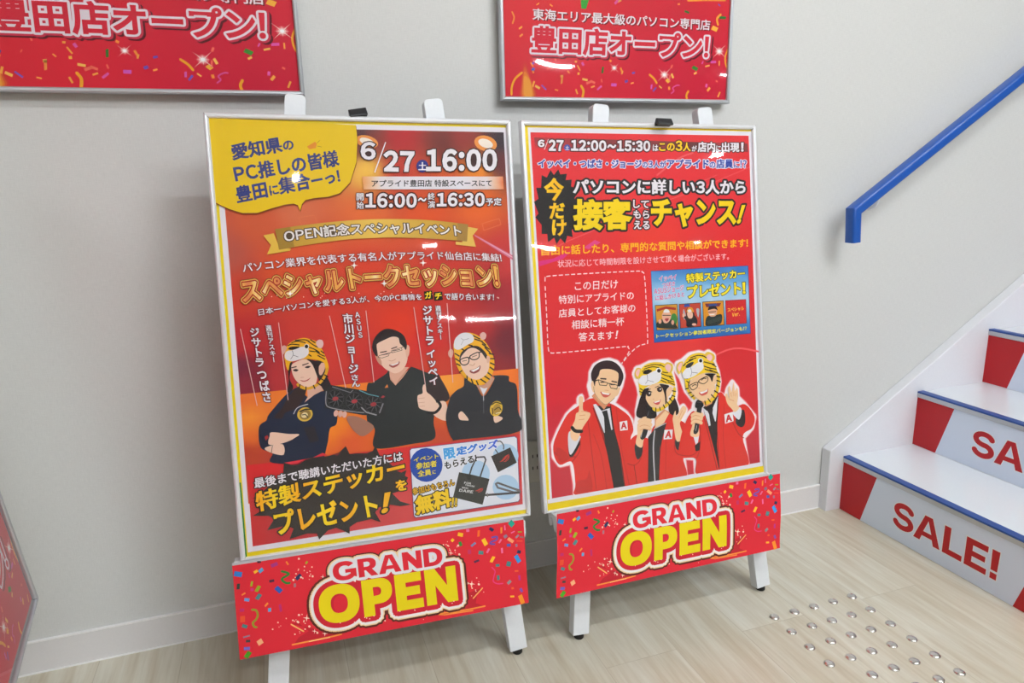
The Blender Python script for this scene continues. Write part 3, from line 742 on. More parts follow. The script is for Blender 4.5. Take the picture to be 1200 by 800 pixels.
# bottom red strip
A.z = Z0
rs = [(300,545,(222,44,48)),(310,560,(224,36,44)),(330,630,(196,30,44)),(300,635,(206,30,40)),(300,600,(204,44,48)),(400,560,(220,60,58)),(470,545,(226,48,50)),(470,590,(222,76,78)),(450,610,(214,70,74)),(380,628,(210,62,68)),(610,520,(214,50,54)),(560,600,(214,66,72)),(340,610,(212,62,66))]
A.grid([(289, 545), (609.5, 508), (612.6, 590.5), (296.2, 640)], 24, 8, rs, 3)
A.z += 8*A.STEP; Z1 = A.z
# -- people
SKIN, SKD = (240, 202, 180), (206, 152, 128)
def K(t):
    return {'T1': (320, 390, 80/914), 'T2': (295, 440, 90/686), 'T3': (370, 440, 80/610), 'T4': (430, 380, 60/686), 'T5': (430, 430, 100/800), 'T6': (520, 380, 70/700), 'T7': (515, 440, .1),
            'A': (220, 110, 220/1173), 'B': (400, 110, 220/1173), 'C': (250, 240, 180/1029), 'D': (420, 240, 200/1143), 'E': (260, 370, 180/847), 'F': (430, 370, 190/894), 'G': (270, 510, 200/1067), 'H': (440, 500, 200/1067),
            'G5': (470, 515, 75/632), 'G6': (530, 510, 90/800), 'G7': (290, 530, 110/800), 'G8': (370, 520, 120/873),
            'R1': (600, 120, 160/1164), 'R2': (740, 120, 160/1164), 'R3': (610, 190, .15), 'R4': (740, 190, 160/1067), 'R5': (620, 300, 150/923), 'R6': (750, 300, 150/1091),
            'M1': (685, 415, 60/686), 'M2': (645, 460, 60/369), 'M3': (695, 460, 60/369), 'M4': (735, 420, 65/743), 'M5': (735, 470, 80/610), 'M6': (785, 405, 70/747), 'M7': (795, 455, 95/724), 'M8': (760, 310, 125/1053),
            'B1': (265, 655, .15), 'B2': (360, 630, .15), 'B3': (450, 610, 100/667), 'B4': (530, 600, 100/667), 'S2': (580, 0, .25), 'S1': (0, 0, .3), 'S4': (585, 0, 140/896), 'S5': (725, 0, 140/896)}[t]
def k(t): A.c(*K(t))
BLK = (34, 34, 38); NAVY = (36, 44, 66); HAT = (242, 178, 28); HAIR = (44, 32, 34)
A.z = Z1
# middle man: shirt first, then the graphics card in front
k('T5'); A.poly([(0, 180), (60, 140), (180, 60), (215, 10), (290, 130), (400, 10), (430, 0), (560, 50), (650, 75), (700, 120), (770, 270), (700, 330), (640, 430), (625, 520), (632, 670), (420, 720), (80, 760), (75, 600), (60, 560), (0, 500)], (46, 49, 50), True)
A.poly([(520, 250), (650, 75), (700, 120), (775, 275), (720, 330), (620, 310)], (56, 42, 44), True)
A.ell([(740, 330), (660, 330), (600, 400), (640, 460), (720, 500), (760, 480)], SKIN)
A.poly([(210, 20), (210, 110), (268, 178), (330, 110), (400, 20), (330, 60)], SKD)
A.poly([(215, 0), (215, 90), (268, 172), (300, 110), (395, 0)], (226, 172, 148))
A.line([(205, 60), (215, 120), (268, 178), (340, 100), (405, 10)], 8, (30, 32, 34))
A.line([(268, 178), (300, 400), (330, 720)], 3, (34, 36, 38)); A.poly([(165, 195), (190, 160), (200, 190)], (226, 130, 60))
A.ell([(520, 200), (530, 165), (550, 170), (560, 230), (600, 265), (650, 330), (640, 410), (590, 415), (500, 390), (480, 350), (475, 270), (520, 245)], SKIN)
for y in (300, 340, 375): A.line([(480, y-5), (540, y-12)], 4, SKD)
A.line([(660, 315), (690, 365), (640, 425), (570, 425)], 26, (24, 24, 28), True)
k('T4'); A.ell([(125, 290), (150, 240), (240, 190), (340, 160), (420, 180), (480, 280), (520, 330), (545, 430), (520, 540), (460, 620), (380, 655), (310, 630), (240, 590), (180, 520), (130, 420)], SKIN)
A.ell([(110, 420), (140, 410), (190, 480), (195, 545), (150, 510)], SKD); A.ell([(510, 300), (550, 275), (572, 320), (560, 410), (530, 440)], (232, 184, 160))
A.ell([(110, 410), (70, 320), (85, 220), (140, 130), (230, 65), (330, 62), (430, 100), (500, 160), (535, 270), (520, 340), (490, 300), (440, 250), (420, 180), (340, 165), (250, 200), (150, 250), (130, 290), (145, 420)], HAIR)
A.line([(150, 440), (200, 450), (290, 420), (300, 380), (160, 420)], 6, INKB, False, True); A.line([(335, 380), (470, 345), (460, 310), (330, 350)], 6, INKB, False, True); A.line([(460, 310), (510, 285)], 8, INKB); A.line([(295, 390), (335, 365)], 7, INKB)
A.line([(190, 410), (280, 395)], 9, HAIR); A.line([(350, 355), (440, 335)], 9, HAIR); A.line([(180, 375), (260, 360)], 14, (70, 50, 46), True); A.line([(330, 325), (400, 300)], 14, (70, 50, 46), True)
A.line([(290, 480), (330, 490), (385, 465)], 7, SKD, True)
A.poly([(295, 540), (370, 530), (435, 495), (425, 540), (360, 578), (320, 570)], (170, 80, 72), True); A.poly([(305, 540), (370, 530), (428, 500), (415, 525), (350, 552)], (244, 240, 238))
# girl on the left
k('T2'); A.z += 0
A.poly([(65, 460), (130, 400), (150, 350), (250, 230), (330, 150), (430, 100), (500, 190), (620, 140), (700, 140), (760, 200), (760, 420), (700, 470), (680, 590), (650, 720), (645, 780), (190, 780), (185, 690), (80, 640)], NAVY, True)
A.ell([(320, 200), (400, 110), (480, 100), (480, 160), (440, 240), (380, 300), (300, 330), (270, 380), (200, 370), (270, 290)], (58, 42, 42))
A.poly([(495, 120), (500, 190), (470, 240), (560, 170), (640, 130), (610, 60), (540, 100)], (224, 176, 154))
A.line([(375, 340), (410, 285), (500, 255)], 7, (210, 210, 220), True)
A.disc((475, 345), 70, 62, (224, 184, 70), -20); A.disc((478, 348), 52, 44, (150, 120, 60), -20); A.disc((472, 352), 30, 24, (232, 216, 170), -20); A.line([(430, 320), (480, 300), (530, 300)], 12, INKB, True); A.line([(450, 350), (480, 345), (500, 370)], 8, INKB)
A.poly([(160, 540), (180, 505), (330, 520), (425, 525), (340, 580), (220, 615), (150, 610)], SKIN, True)
A.poly([(115, 650), (190, 620), (280, 615), (285, 705), (180, 690)], SKIN, True); A.line([(185, 625), (175, 690)], 5, INKB)
A.line([(70, 470), (90, 560), (150, 620)], 5, (22, 28, 44), True); A.line([(430, 530), (330, 600), (290, 700)], 5, (22, 28, 44), True)
A.poly([(115, 545), (140, 530), (150, 550), (125, 580)], (170, 50, 50))
A.poly([(460, 460), (560, 450), (600, 580), (520, 600)], (50, 44, 50))
# hair and face
k('T1'); A.ell([(200, 430), (260, 400), (220, 600), (270, 720), (230, 790), (190, 780), (210, 650)], HAIR); A.ell([(560, 380), (690, 400), (700, 540), (760, 660), (790, 760), (700, 790), (620, 660), (600, 560)], (48, 40, 42))
A.ell([(245, 440), (300, 390), (420, 350), (520, 380), (570, 480), (590, 600), (560, 690), (470, 730), (390, 700), (320, 650), (265, 560)], SKIN)
A.ell([(620, 420), (680, 400), (695, 470), (650, 560), (615, 540)], (232, 180, 156))
A.poly([(450, 350), (560, 370), (640, 400), (600, 480), (640, 640), (600, 600), (540, 450), (500, 390)], HAIR, True)
A.ell([(165, 390), (150, 300), (190, 170), (270, 105), (400, 66), (500, 84), (590, 120), (650, 210), (690, 290), (730, 390), (745, 470), (715, 540), (700, 470), (680, 400), (600, 365), (430, 345), (300, 372), (230, 400), (205, 500), (175, 450)], HAT)
A.line([(725, 480), (700, 560), (640, 650), (570, 705), (470, 742), (390, 728), (330, 690)], 38, (226, 170, 40), True)
for p in [((690, 560), (735, 585)), ((640, 610), (690, 640)), ((600, 670), (640, 700)), ((540, 700), (560, 745)), ((440, 720), (440, 760)), ((360, 690), (350, 730))]: A.line(p, 16, INKB)
for p in [((300, 100), (420, 90), (480, 110)), ((250, 130), (330, 110), (430, 130)), ((470, 110), (540, 160), (600, 190)), ((500, 90), (560, 130)), ((480, 190), (560, 220), (620, 260)), ((490, 240), (560, 250)), ((570, 240), (640, 290), (690, 310)), ((600, 300), (690, 350)), ((480, 290), (510, 310)), ((640, 240), (680, 270)), ((200, 170), (250, 150), (350, 160))]: A.line(p, 15, (40, 30, 20), True)
A.ell([(110, 200), (150, 165), (185, 200), (150, 270), (125, 285)], (222, 170, 160)); A.ell([(575, 130), (610, 90), (660, 100), (675, 150), (650, 200), (600, 190)], (226, 186, 186))
A.ell([(155, 290), (190, 240), (260, 230), (380, 185), (460, 200), (475, 270), (420, 330), (320, 365), (240, 378), (170, 350)], (226, 222, 224))
A.ell([(205, 215), (240, 185), (340, 180), (350, 195), (270, 225)], (40, 30, 28)); A.disc((448, 180), 34, 34, (236, 232, 226)); A.disc((447, 180), 24, 26, (24, 20, 18))
A.line([(258, 235), (268, 295), (235, 350)], 6, (90, 80, 84), True); A.line([(268, 295), (335, 320)], 6, (90, 80, 84))
A.ell([(265, 500), (300, 480), (340, 495), (310, 515)], (60, 44, 44)); A.ell([(425, 460), (460, 440), (505, 445), (470, 470)], (60, 44, 44))
A.line([(250, 465), (310, 450)], 16, (96, 66, 56)); A.line([(395, 430), (470, 405)], 16, (96, 66, 56)); A.line([(370, 595), (410, 592)], 7, SKD)
A.poly([(360, 630), (430, 635), (500, 598), (460, 640), (400, 650)], (186, 84, 88), True)
# graphics card, held
k('T3'); A.poly([(85, 130), (120, 80), (330, 115), (620, 165), (620, 360), (420, 350), (80, 290)], (44, 44, 46))
for c, ry in (((175, 205), 84), ((345, 228), 84), ((515, 255), 84)):
    A.disc(c, 78, ry, (62, 62, 64)); A.disc(c, 70, ry-9, (34, 34, 36))
    zz = A.z
    for i in range(9):
        t_ = 2*math.pi*i/9; A.z = zz; A.line([(c[0]+24*math.cos(t_), c[1]+24*math.sin(t_)), (c[0]+66*math.cos(t_+.45), c[1]+66*math.sin(t_+.45))], 9, (84, 84, 86))
    A.disc(c, 27, 18, (176, 60, 66), -10)
A.line([(95, 140), (90, 240), (130, 285), (330, 320), (430, 330)], 9, (150, 150, 154), True); A.line([(150, 100), (310, 150), (330, 130)], 8, (130, 130, 134)); A.line([(410, 285), (450, 325), (540, 350)], 12, (160, 160, 164)); A.line([(390, 130), (470, 165), (560, 185)], 8, (100, 170, 180)); A.line([(600, 250), (570, 330)], 12, (140, 140, 144))
A.poly([(275, 375), (340, 360), (430, 390), (520, 460), (420, 540), (330, 480)], (168, 118, 98), True)
for x, y in ((180, 335), (220, 340), (257, 345)): A.disc((x, y), 20, 30, (226, 178, 162), 12)
A.poly([(580, 195), (600, 175), (620, 185), (600, 200)], (180, 60, 66))
# man on the right
k('T7'); A.poly([(130, 240), (200, 170), (280, 120), (300, 20), (420, 100), (515, 240), (640, 40), (620, 0), (800, 0), (815, 65), (900, 120), (915, 400), (935, 650), (240, 745), (150, 740), (90, 600), (75, 460), (110, 300)], (46, 46, 52), True)
A.poly([(430, 110), (515, 240), (640, 40), (600, 0), (520, 110)], SKD); A.poly([(470, 130), (512, 228), (560, 140), (520, 150)], (226, 226, 234))
A.line([(512, 215), (514, 290)], 9, (214, 214, 220)); A.line([(514, 290), (516, 440)], 3, (140, 140, 146))
A.line([(100, 330), (150, 560), (230, 735)], 5, (26, 26, 32), True); A.line([(340, 520), (460, 570), (640, 560), (920, 470)], 4, (26, 26, 32), True); A.line([(220, 420), (340, 400), (480, 440)], 4, (28, 28, 34), True)
A.ell([(220, 480), (225, 440), (265, 420), (340, 515), (290, 522), (240, 515)], SKIN); A.ell([(630, 480), (680, 470), (735, 490), (720, 520), (650, 550)], SKIN)
A.disc((662, 385), 72, 92, (226, 186, 60), 18); A.disc((668, 392), 46, 66, (176, 140, 60), 15); A.line([(610, 340), (660, 310), (720, 330)], 12, INKB, True); A.line([(640, 400), (690, 370), (720, 400)], 10, INKB, True); A.line([(615, 380), (620, 450)], 12, INKB); A.line([(660, 440), (710, 430)], 9, (240, 226, 190))
k('T6'); A.ell([(120, 330), (115, 220), (180, 130), (270, 95), (380, 120), (480, 200), (550, 310), (590, 430), (575, 560), (500, 680), (400, 710), (290, 660), (190, 560), (140, 450)], HAT)
for p in [((340, 130), (420, 170)), ((360, 170), (450, 200)), ((430, 190), (490, 240)), ((450, 230), (530, 290)), ((480, 270), (540, 330)), ((530, 340), (580, 350)), ((540, 400), (590, 400)), ((545, 450), (590, 470)), ((540, 500), (580, 530)), ((510, 560), (560, 600)), ((470, 600), (530, 640)), ((430, 640), (490, 680)), ((380, 660), (400, 705)), ((320, 640), (340, 690)), ((270, 600), (270, 650)), ((210, 540), (180, 560)), ((130, 340), (180, 370)), ((135, 400), (180, 430)), ((150, 460), (190, 480)), ((200, 280), (230, 300)), ((290, 240), (330, 250))]: A.line(p, 15, (40, 30, 20))
A.ell([(180, 400), (210, 330), (300, 265), (400, 270), (490, 350), (530, 450), (510, 560), (450, 620), (380, 645), (290, 615), (215, 520)], SKIN)
A.ell([(210, 320), (310, 258), (400, 255), (480, 320), (520, 400), (490, 400), (430, 320), (350, 275), (280, 290), (200, 380), (190, 460), (180, 400)], HAIR)
A.ell([(500, 370), (535, 380), (535, 430), (505, 450)], (226, 178, 156))
A.ell([(115, 260), (130, 170), (200, 105), (290, 100), (345, 140), (340, 200), (270, 240), (190, 290), (140, 290)], (228, 226, 230)); A.line([(200, 160), (230, 180), (290, 165)], 5, (150, 146, 150), True); A.line([(230, 180), (200, 240)], 4, (150, 146, 150))
A.ell([(420, 120), (460, 88), (495, 120), (480, 170), (440, 175)], (224, 176, 168)); A.ell([(50, 320), (80, 285), (110, 320), (90, 390), (55, 370)], (220, 168, 150))
A.line([(195, 410), (285, 385), (285, 450), (240, 475), (200, 460)], 12, INKB, True, True); A.line([(305, 370), (400, 325), (410, 380), (370, 410), (320, 405)], 12, INKB, True, True); A.line([(285, 400), (305, 385)], 10, INKB); A.line([(405, 330), (450, 315)], 12, INKB)
A.line([(215, 430), (265, 420)], 7, (70, 50, 46)); A.line([(330, 380), (385, 360)], 7, (70, 50, 46)); A.line([(300, 470), (340, 480), (360, 455)], 8, SKD, True)
A.poly([(300, 540), (370, 515), (425, 480), (415, 540), (365, 572), (320, 568)], (150, 70, 66), True); A.poly([(312, 540), (372, 518), (420, 488), (405, 522), (345, 555)], (246, 242, 240))
A.c(None)
Z2 = A.z
# -- yellow speech bubble
A.z = Z2
bub = [(244, 138), (417, 146.8), (418.6, 165), (417.5, 190), (410, 214), (398, 226.5), (385, 230.5), (368, 232.2), (358, 234.4), (354, 239), (351.7, 247), (349, 240.5), (344, 238.6), (334, 239.8), (320, 243.6), (302, 249.4), (284, 249.6), (268.8, 245), (258.4, 240.2), (250, 236)]
A.poly([(p[0]+.5, p[1]+1.5) for p in bub], (140, 70, 20)); bubuv = A.poly(bub, (236, 199, 2))
NB = (44, 56, 128)
Zb = A.z
A.text([('愛知県', 1), ('の', .72)], (273.1, 188.5), (345.3, 176.3), (269.6, 169.5), NB, .036); A.z = Zb
A.text([('PC推しの皆様', 1)], (276.6, 214.5), (398.2, 194.8), (272.4, 194.5), NB, .036); A.z = Zb
A.text([('豊田', 1), ('に', .68), ('集合', 1), ('ー', .85), ('っ!', .85)], (278.3, 238.8), (399.3, 214.3), (274.6, 219), NB, .036); A.z = Zb
k('A'); A.poly([(745, 330), (795, 300), (806, 312), (800, 340), (760, 348)], (228, 140, 30)); A.line([(808, 308), (826, 292)], 2, (120, 80, 20)); A.line([(810, 328), (836, 333)], 2, (120, 80, 20)); A.c(None)
# -- date block
OU = [(.075, (74, 28, 24))]; WT = (238, 234, 240)
def T(*a_, **kw): A.z = Z2; A.text(*a_, **kw)
T('6', (422.9, 187.3), (440.3, 187.3), (422.1, 166.6), WT, .035, [(.05, (60, 30, 30))]); A.z = Z2; A.line([(451.6, 167.2), (439, 201.9)], 1.2, WT)
T('27', (449.7, 201), (485.3, 201.5), (449.7, 176.6), WT, .045, [(.045, (60, 30, 30))])
A.z = Z2; A.disc((494.7, 194.8), 7, 7.4, (40, 50, 140)); A.text('土', (490, 199.6), (499.6, 199.6), (490, 190.2), WT, .035)
T('16:00', (499, 201), (581.9, 200.4), (499, 174.8), WT, .045, [(.045, (60, 30, 30))])
A.z = Z2; A.grid([(424, 207), (589, 207), (590, 222), (426, 222)], 16, 2, [(420, 214, (240, 150, 70)), (432, 214, (240, 190, 140)), (444, 214, WHITE), (470, 214, WHITE), (500, 214, WHITE), (540, 214, WHITE), (573, 214, WHITE), (583, 214, (240, 190, 150)), (592, 214, (228, 100, 40))], 3); A.text('アプライド豊田店 特設スペースにて', (435.3, 219.2), (575.9, 218.6), (435.3, 211), INKB, .02)
for t_, p in (('開', (417.6, 235, 426, 235, 417.6, 226.6)), ('始', (417.8, 244.8, 426.2, 244.8, 417.8, 236.2)), ('終', (501, 234.5, 509.3, 234.5, 501, 226)), ('演', (501.2, 244, 509.5, 244, 501.2, 235.4))): T(t_, p[:2], p[2:4], p[4:], WT, .02, OU)
T('16:00', (428, 243.5), (488, 243.5), (428, 226.3), WT, .04, OU); T('〜', (489.6, 236.6), (499.4, 236), (489.6, 232), WT, .04, OU)
T('16:30', (511.6, 242.2), (567.5, 241.8), (511.6, 226), WT, .04, OU); T('予定', (568.8, 241.3), (587.2, 240.7), (568.8, 232.3), WT, .025, OU)
# -- golden ribbon
A.z = Z2
def gold(x, y):
    t_ = max(0, 1-abs(x-437)/120); s_ = .5+.5*math.cos((x-437)/24); return (188+50*t_, 140+58*t_, 44+34*t_+10*s_)
A.poly([(308.6, 275.9), (320.8, 273.4), (327, 289), (341, 291.4), (340, 293.9), (313, 298.2), (317.6, 287.2)], (232, 190, 72)); A.poly([(560, 268), (546, 265.5), (541, 284), (533.7, 283), (533.7, 286.6), (557.4, 289.2), (553.4, 276.2)], (232, 190, 90))
cur = lambda pts: catmull(pts, False, 6)
A.poly(cur([(322.3, 268.6), (350, 264.6), (390, 260), (430, 257.2), (470, 256.8), (508, 258.4), (548.3, 263)])+cur([(546.9, 283), (510, 280), (470, 278.4), (437, 278.9), (400, 281.4), (360, 287), (327, 292.6)]), gold)
A.z += A.STEP
A.poly([(322.3, 268.6), (340, 266), (345, 289.6), (327, 292.6)], (166, 130, 44)); A.poly([(536, 261.4), (548.3, 263), (546.9, 283), (535, 281.8)], (170, 130, 60))
A.text('OPEN記念スペシャルイベント', (334, 284.4), (540.7, 277.6), (331.8, 270.2), (240, 236, 236), .022, [(.075, (84, 64, 44))], arc=7)
T('パソコン業界を代表する有名人がアプライド仙台店に集結!', (285.3, 319.6), (588, 307), (283, 309), WT, .014, [(.05, (150, 50, 36))], arc=8.2)
def gold2(x, y):
    t_ = math.sin(x*.19)+.55*math.sin(x*.53+1); t_ = max(-1, min(1, t_)); return (238+14*t_, 184+48*t_, 84+90*max(0, t_))
T([('スペシャルトークセッション', 1), ('!', 1.12)], (285.9, 356), (584.5, 337), (281, 328), gold2, .024, [(.118, (96, 58, 26)), (.094, (228, 178, 84)), (.052, (176, 42, 30))], arc=9)
for q in ((415, 311), (495.5, 308), (340, 344), (450, 332)):
    A.z = Z2+12*A.STEP; A.poly([(q[0], q[1]-4.5), (q[0]+.8, q[1]-.8), (q[0]+4.5, q[1]), (q[0]+.8, q[1]+.8), (q[0], q[1]+4.5), (q[0]-.8, q[1]+.8), (q[0]-4.5, q[1]), (q[0]-.8, q[1]-.8)], (255, 240, 226)); A.disc(q, 1.6, 1.6, (255, 250, 246))
for _ in range(26):
    A.z = Z2; x = random.uniform(280, 590); y = 352-abs(x-437)*.0-8*(1-((x-437)/155)**2)+random.uniform(-3, 5); A.disc((x, y), .6, .6, (255, 232, 214), 0, 8)
T('日本一パソコンを愛する3人が、今のPC事情を', (303.4, 369.8), (494.4, 351.4), (302.3, 362), WT, .012, [(.06, (120, 30, 30))], arc=4)
A.z = Z2; A.poly([(496.5, 341.5), (506, 340.3), (507.4, 350.4), (497.6, 351.6)], (34, 30, 26)); A.text('ガ', (498, 350), (505.6, 349.2), (497.4, 342.2), YEL, .03)
A.z = Z2; A.poly([(508, 342.2), (518, 341.6), (518.6, 351.4), (508.6, 352.4)], (34, 30, 26)); A.text('チ', (509.6, 350.8), (517.4, 350.2), (509.2, 343.4), YEL, .03)
T('で語り合います!', (520.6, 351.2), (578.4, 352), (520.6, 343), WT, .016, [(.05, (120, 30, 30))])
# -- names
for p in [((281.9, 385.3), (301.4, 474.8)), ((326.5, 378), (337.6, 468.2)), ((386, 370), (405, 454)), ((428.7, 364), (438, 447.6)), ((484.7, 360), (498.2, 450.8)), ((523.6, 355.5), (530.3, 447.6))]: A.z = Z2; A.line(p, .9, (236, 190, 186))
def VT(*a_, **kw): A.z = Z2; A.vtext(*a_, **kw)
ON = [(.06, (110, 24, 34))]
VT('ジサトラ', (297.6, 383.8), (305.3, 429.4), 11, WT, .03, ON); VT('つばさ', (306.5, 434.5), (314, 470.8), 11.5, WT, .03, ON); VT('週刊アスキー', (314.3, 381), (321.3, 424), 7, WT, .02, ON)
VT('市川ジョージ', (406.6, 367), (414.6, 437), 12, WT, .03, ON); VT('さん', (415.2, 438.5), (417.3, 452.8), 9.5, WT, .03, ON); VT('ASUS', (418.2, 365.5), (422.6, 395.5), 5.6, WT, .025, ON)
VT('ジサトラ', (500, 358), (503.8, 404), 11, WT, .03, ON); VT('イッペイ', (504.2, 409.5), (508.4, 450.5), 11, WT, .03, ON); VT('週刊アスキー', (512.8, 358), (516.4, 397.6), 6.6, WT, .02, ON)
# -- black burst and the sticker line
A.z = Z2; k('G7')
A.poly([(310, 85), (350, 100), (400, 110), (450, 95), (480, 70), (560, 40), (640, 0), (680, 20), (720, 10), (760, 25), (800, 0)], (224, 50, 66))
A.z = Z2; A.c(None)
G_ = lambda x, y: (270+x*200/1067, 510+y*200/1067)
burst = [G_(*p) for p in [(335, 168), (380, 180), (425, 175), (440, 160), (500, 135), (590, 130), (620, 125), (680, 105), (720, 65), (745, 115), (790, 110), (850, 110), (890, 95), (905, 60), (930, 120), (990, 170), (1020, 195), (1000, 205), (1067, 230), (1100, 215), (1090, 250), (1110, 262), (1090, 300), (1060, 345), (1010, 360), (1060, 410), (1130, 430), (1060, 440), (1000, 430), (960, 440), (920, 450), (905, 480), (940, 540), (880, 520), (790, 540), (745, 570), (745, 612), (700, 590), (660, 575), (610, 590), (555, 648), (540, 610), (480, 610), (370, 645), (395, 580), (350, 560), (230, 590), (275, 520), (240, 500), (140, 500), (190, 470), (165, 440), (200, 400), (260, 380), (140, 392), (200, 350), (330, 240)]]
A.poly(burst, (52, 46, 46))
Zk = A.z
def TK(*a_, **kw): A.z = Zk; A.text(*a_, **kw)
GG = lambda x, y: (290+x*110/800, 530+y*110/800); GH = lambda x, y: (370+x*120/873, 520+y*120/873)
TK('最後まで聴講いただいた方には', GG(62, 305), GH(742, 140), GG(52, 218), WT, .022, [(.085, (40, 34, 34))])
def gold3(x, y): return (250, 200+20*math.sin(x*.12), 16)
TK('特製ステッカー', GG(82, 508), GH(762, 268), GG(62, 336), gold3, .034, [(.06, (40, 34, 30))])
TK('を', GH(684, 402), GH(778, 388), GH(676, 310), gold3, .04, [(.09, (40, 34, 30))])
TK('プレゼント', GG(254, 702), GH(540, 605), GG(214, 500), gold3, .034, [(.06, (40, 34, 30))]); TK('!', GH(556, 592), GH(610, 580), GH(584, 416), gold3, .04, [(.06, (40, 34, 30))])
# -- goods panel
A.z = Z2; k('H')
A.poly([(212, 145), (222, 133), (870, 57), (884, 68), (902, 450), (892, 466), (250, 566), (238, 556)], (64, 74, 130)); A.poly([(215, 147), (225, 136), (868, 60), (881, 70), (898, 448), (889, 463), (252, 562), (241, 552)], (226, 228, 238))
Zg = A.z
for c, r in (((812, 180), 80), ((812, 375), 82), ((625, 290), 88)): A.z = Zg; A.disc(c, r, r*.95, (176, 206, 232))
A.z = Zg; A.disc((316, 236), 102, 106, (32, 76, 170)); Zc = A.z
k('G5'); OY = [(.05, (26, 50, 120))]
for t_, p in (('イベント', (124, 220, 368, 178, 120, 178)), ('参加者', (146, 292, 352, 262, 142, 228)), ('全員', (166, 366, 298, 345, 160, 304)), ('に', (308, 338, 340, 333, 306, 300))): A.z = Zc; A.text(t_, p[:2], p[2:4], p[4:], (246, 226, 60), .024, OY)
def blue(x, y): return (40+ (x-515)*.3, 150-(x-520)*.9, 226-(x-520)*.25)
A.z = Zg; k('G6'); A.text('定グッズ', (38, 212), (470, 128), (40, 120), blue, .05, [(.06, (240, 244, 250))])
A.z = Zg; k('G5'); A.text('限', (424, 195), (538, 178), (412, 84), (70, 166, 230), .045, [(.06, (240, 244, 250))])
A.z = Zg; A.c(None); A.text([('もらえる!', 1)], (521, 549.6), (558.5, 540.4), (520, 541), INKB, .035, [(.05, (238, 240, 246))])
A.z = Zg; k('G5'); A.text('参加はもちろん', (116, 545), (530, 447), (104, 478), (226, 176, 30), .025, [(.09, (60, 44, 20))])
A.z = Zg; A.text('無料', (150, 742), (500, 655), (130, 560), (246, 206, 26), .05, [(.06, (64, 48, 20))]); A.z = Zg; A.text('!!', (494, 668), (548, 655), (500, 572), (236, 196, 30), .04, [(.06, (64, 48, 20))])
k('G6'); A.z = Zg+6*A.STEP; BAG = (58, 58, 56)
A.line([(178, 400), (200, 330), (250, 225), (330, 220), (345, 250), (288, 425)], 16, (70, 68, 72)); A.poly([(68, 380), (200, 405), (384, 450), (312, 718), (5, 640)], BAG); A.poly([(145, 400), (195, 410), (190, 470), (150, 450)], (40, 40, 40)); A.line([(75, 400), (380, 468)], 3, (40, 40, 40))
WB_ = (214, 214, 214)
for t_, p in (('FOR', (120, 500, 190, 510, 124, 478)), ('THOSE', (128, 520, 228, 536, 130, 504)), ('WHO', (95, 548, 160, 556, 98, 530)), ('DARE', (66, 580, 210, 600, 74, 552))): zz = A.z; A.text(t_, p[:2], p[2:4], p[4:], WB_, .03)
RG = (196, 60, 50)
def eye_mark(o, s_, ang):
    """swept eye mark of the bags"""
    ca, sa2 = math.cos(ang), math.sin(ang); f = lambda x, y: (o[0]+s_*(x*ca-y*sa2), o[1]+s_*(x*sa2+y*ca))
    z_ = A.z
    A.poly([f(*p) for p in [(-1, .28), (-.5, .1), (-.1, -.2), (.35, -.42), (1, -.52), (.55, -.2), (.2, .05), (-.15, .2), (-.5, .3)]], RG); A.z = z_+A.STEP
    A.poly([f(*p) for p in [(-.35, .42), (.05, .35), (.3, .15), (.62, -.12), (.98, -.42), (.85, 0), (.6, .32), (.25, .5), (-.1, .52)]], RG); A.z = z_+2*A.STEP
    A.poly([f(*p) for p in [(.1, .38), (.3, .3), (.55, .05), (.72, -.08), (.62, .14), (.42, .36), (.2, .42)]], BAG); A.up()
eye_mark((275, 565), 44, .05)
A.z = Zg+6*A.STEP; A.line([(470, 180), (445, 145)], 10, (60, 56, 58)); A.line([(470, 60), (500, 60), (530, 100), (530, 140)], 12, (96, 92, 94), True); A.poly([(400, 215), (600, 122), (668, 280), (472, 382)], (50, 46, 46)); BAG = (50, 46, 46); eye_mark((540, 240), 62, -.32)
A.z = Zg+6*A.STEP; A.line([(700, 575), (470, 490), (450, 500), (470, 540), (640, 590), (700, 585)], 20, (112, 108, 112)); A.line([(345, 618), (690, 592)], 22, (70, 66, 68)); A.line([(360, 600), (365, 632)], 12, (120, 116, 118)); A.line([(480, 495), (700, 562)], 4, (70, 66, 70))
A.c(None)
sheet('printed_poster', A.bm(), M['ink'], fl)
# ------------------------------------------------------------------ print of the right poster
A = Art(PR.w(0, 0, SHEET), PR.U, PR.V, PR.N)
rect_uv(A, .0092, .0052, WR-.0092, HP-.0092, (244, 214, 30))
a = A.P((644.5, 589)); b = A.P((880.5, 154)); b2 = A.P((894, 549)); a2 = A.P((618.5, 149.5))
rect_uv(A, (a[0]+a2[0])/2, a[1], (b[0]+b2[0])/2, b[1], WHITE)
al = (A.P((622.4, 155))[0]+A.P((646, 584))[0])/2; ar = (A.P((877.8, 159.5))[0]+A.P((890.3, 545))[0])/2
at_, ab = A.P((750, 157))[1], A.P((646, 584))[1]
rbg = [((630,165),(228,44,54)),((700,300),(228,48,54)),((640,300),(226,48,50)),((700,400),(226,42,48)),((870,300),(224,40,48)),((860,230),(228,48,56)),((760,200),(230,46,56)),((650,450),(222,42,56)),((660,560),(206,40,60)),((880,450),(216,48,56)),((860,410),(216,44,50)),((800,410),(232,60,58)),((880,540),(200,40,58)),((760,280),(236,60,50)),((650,500),(212,40,60)),((640,400),(224,48,54)),((740,340),(230,50,52)),((690,560),(206,40,60))]
A.grid(quad_uv(A, al, ab, ar, at_), 30, 40, [(p[0], p[1], c) for p, c in rbg], 2.6)
Z0 = A.z
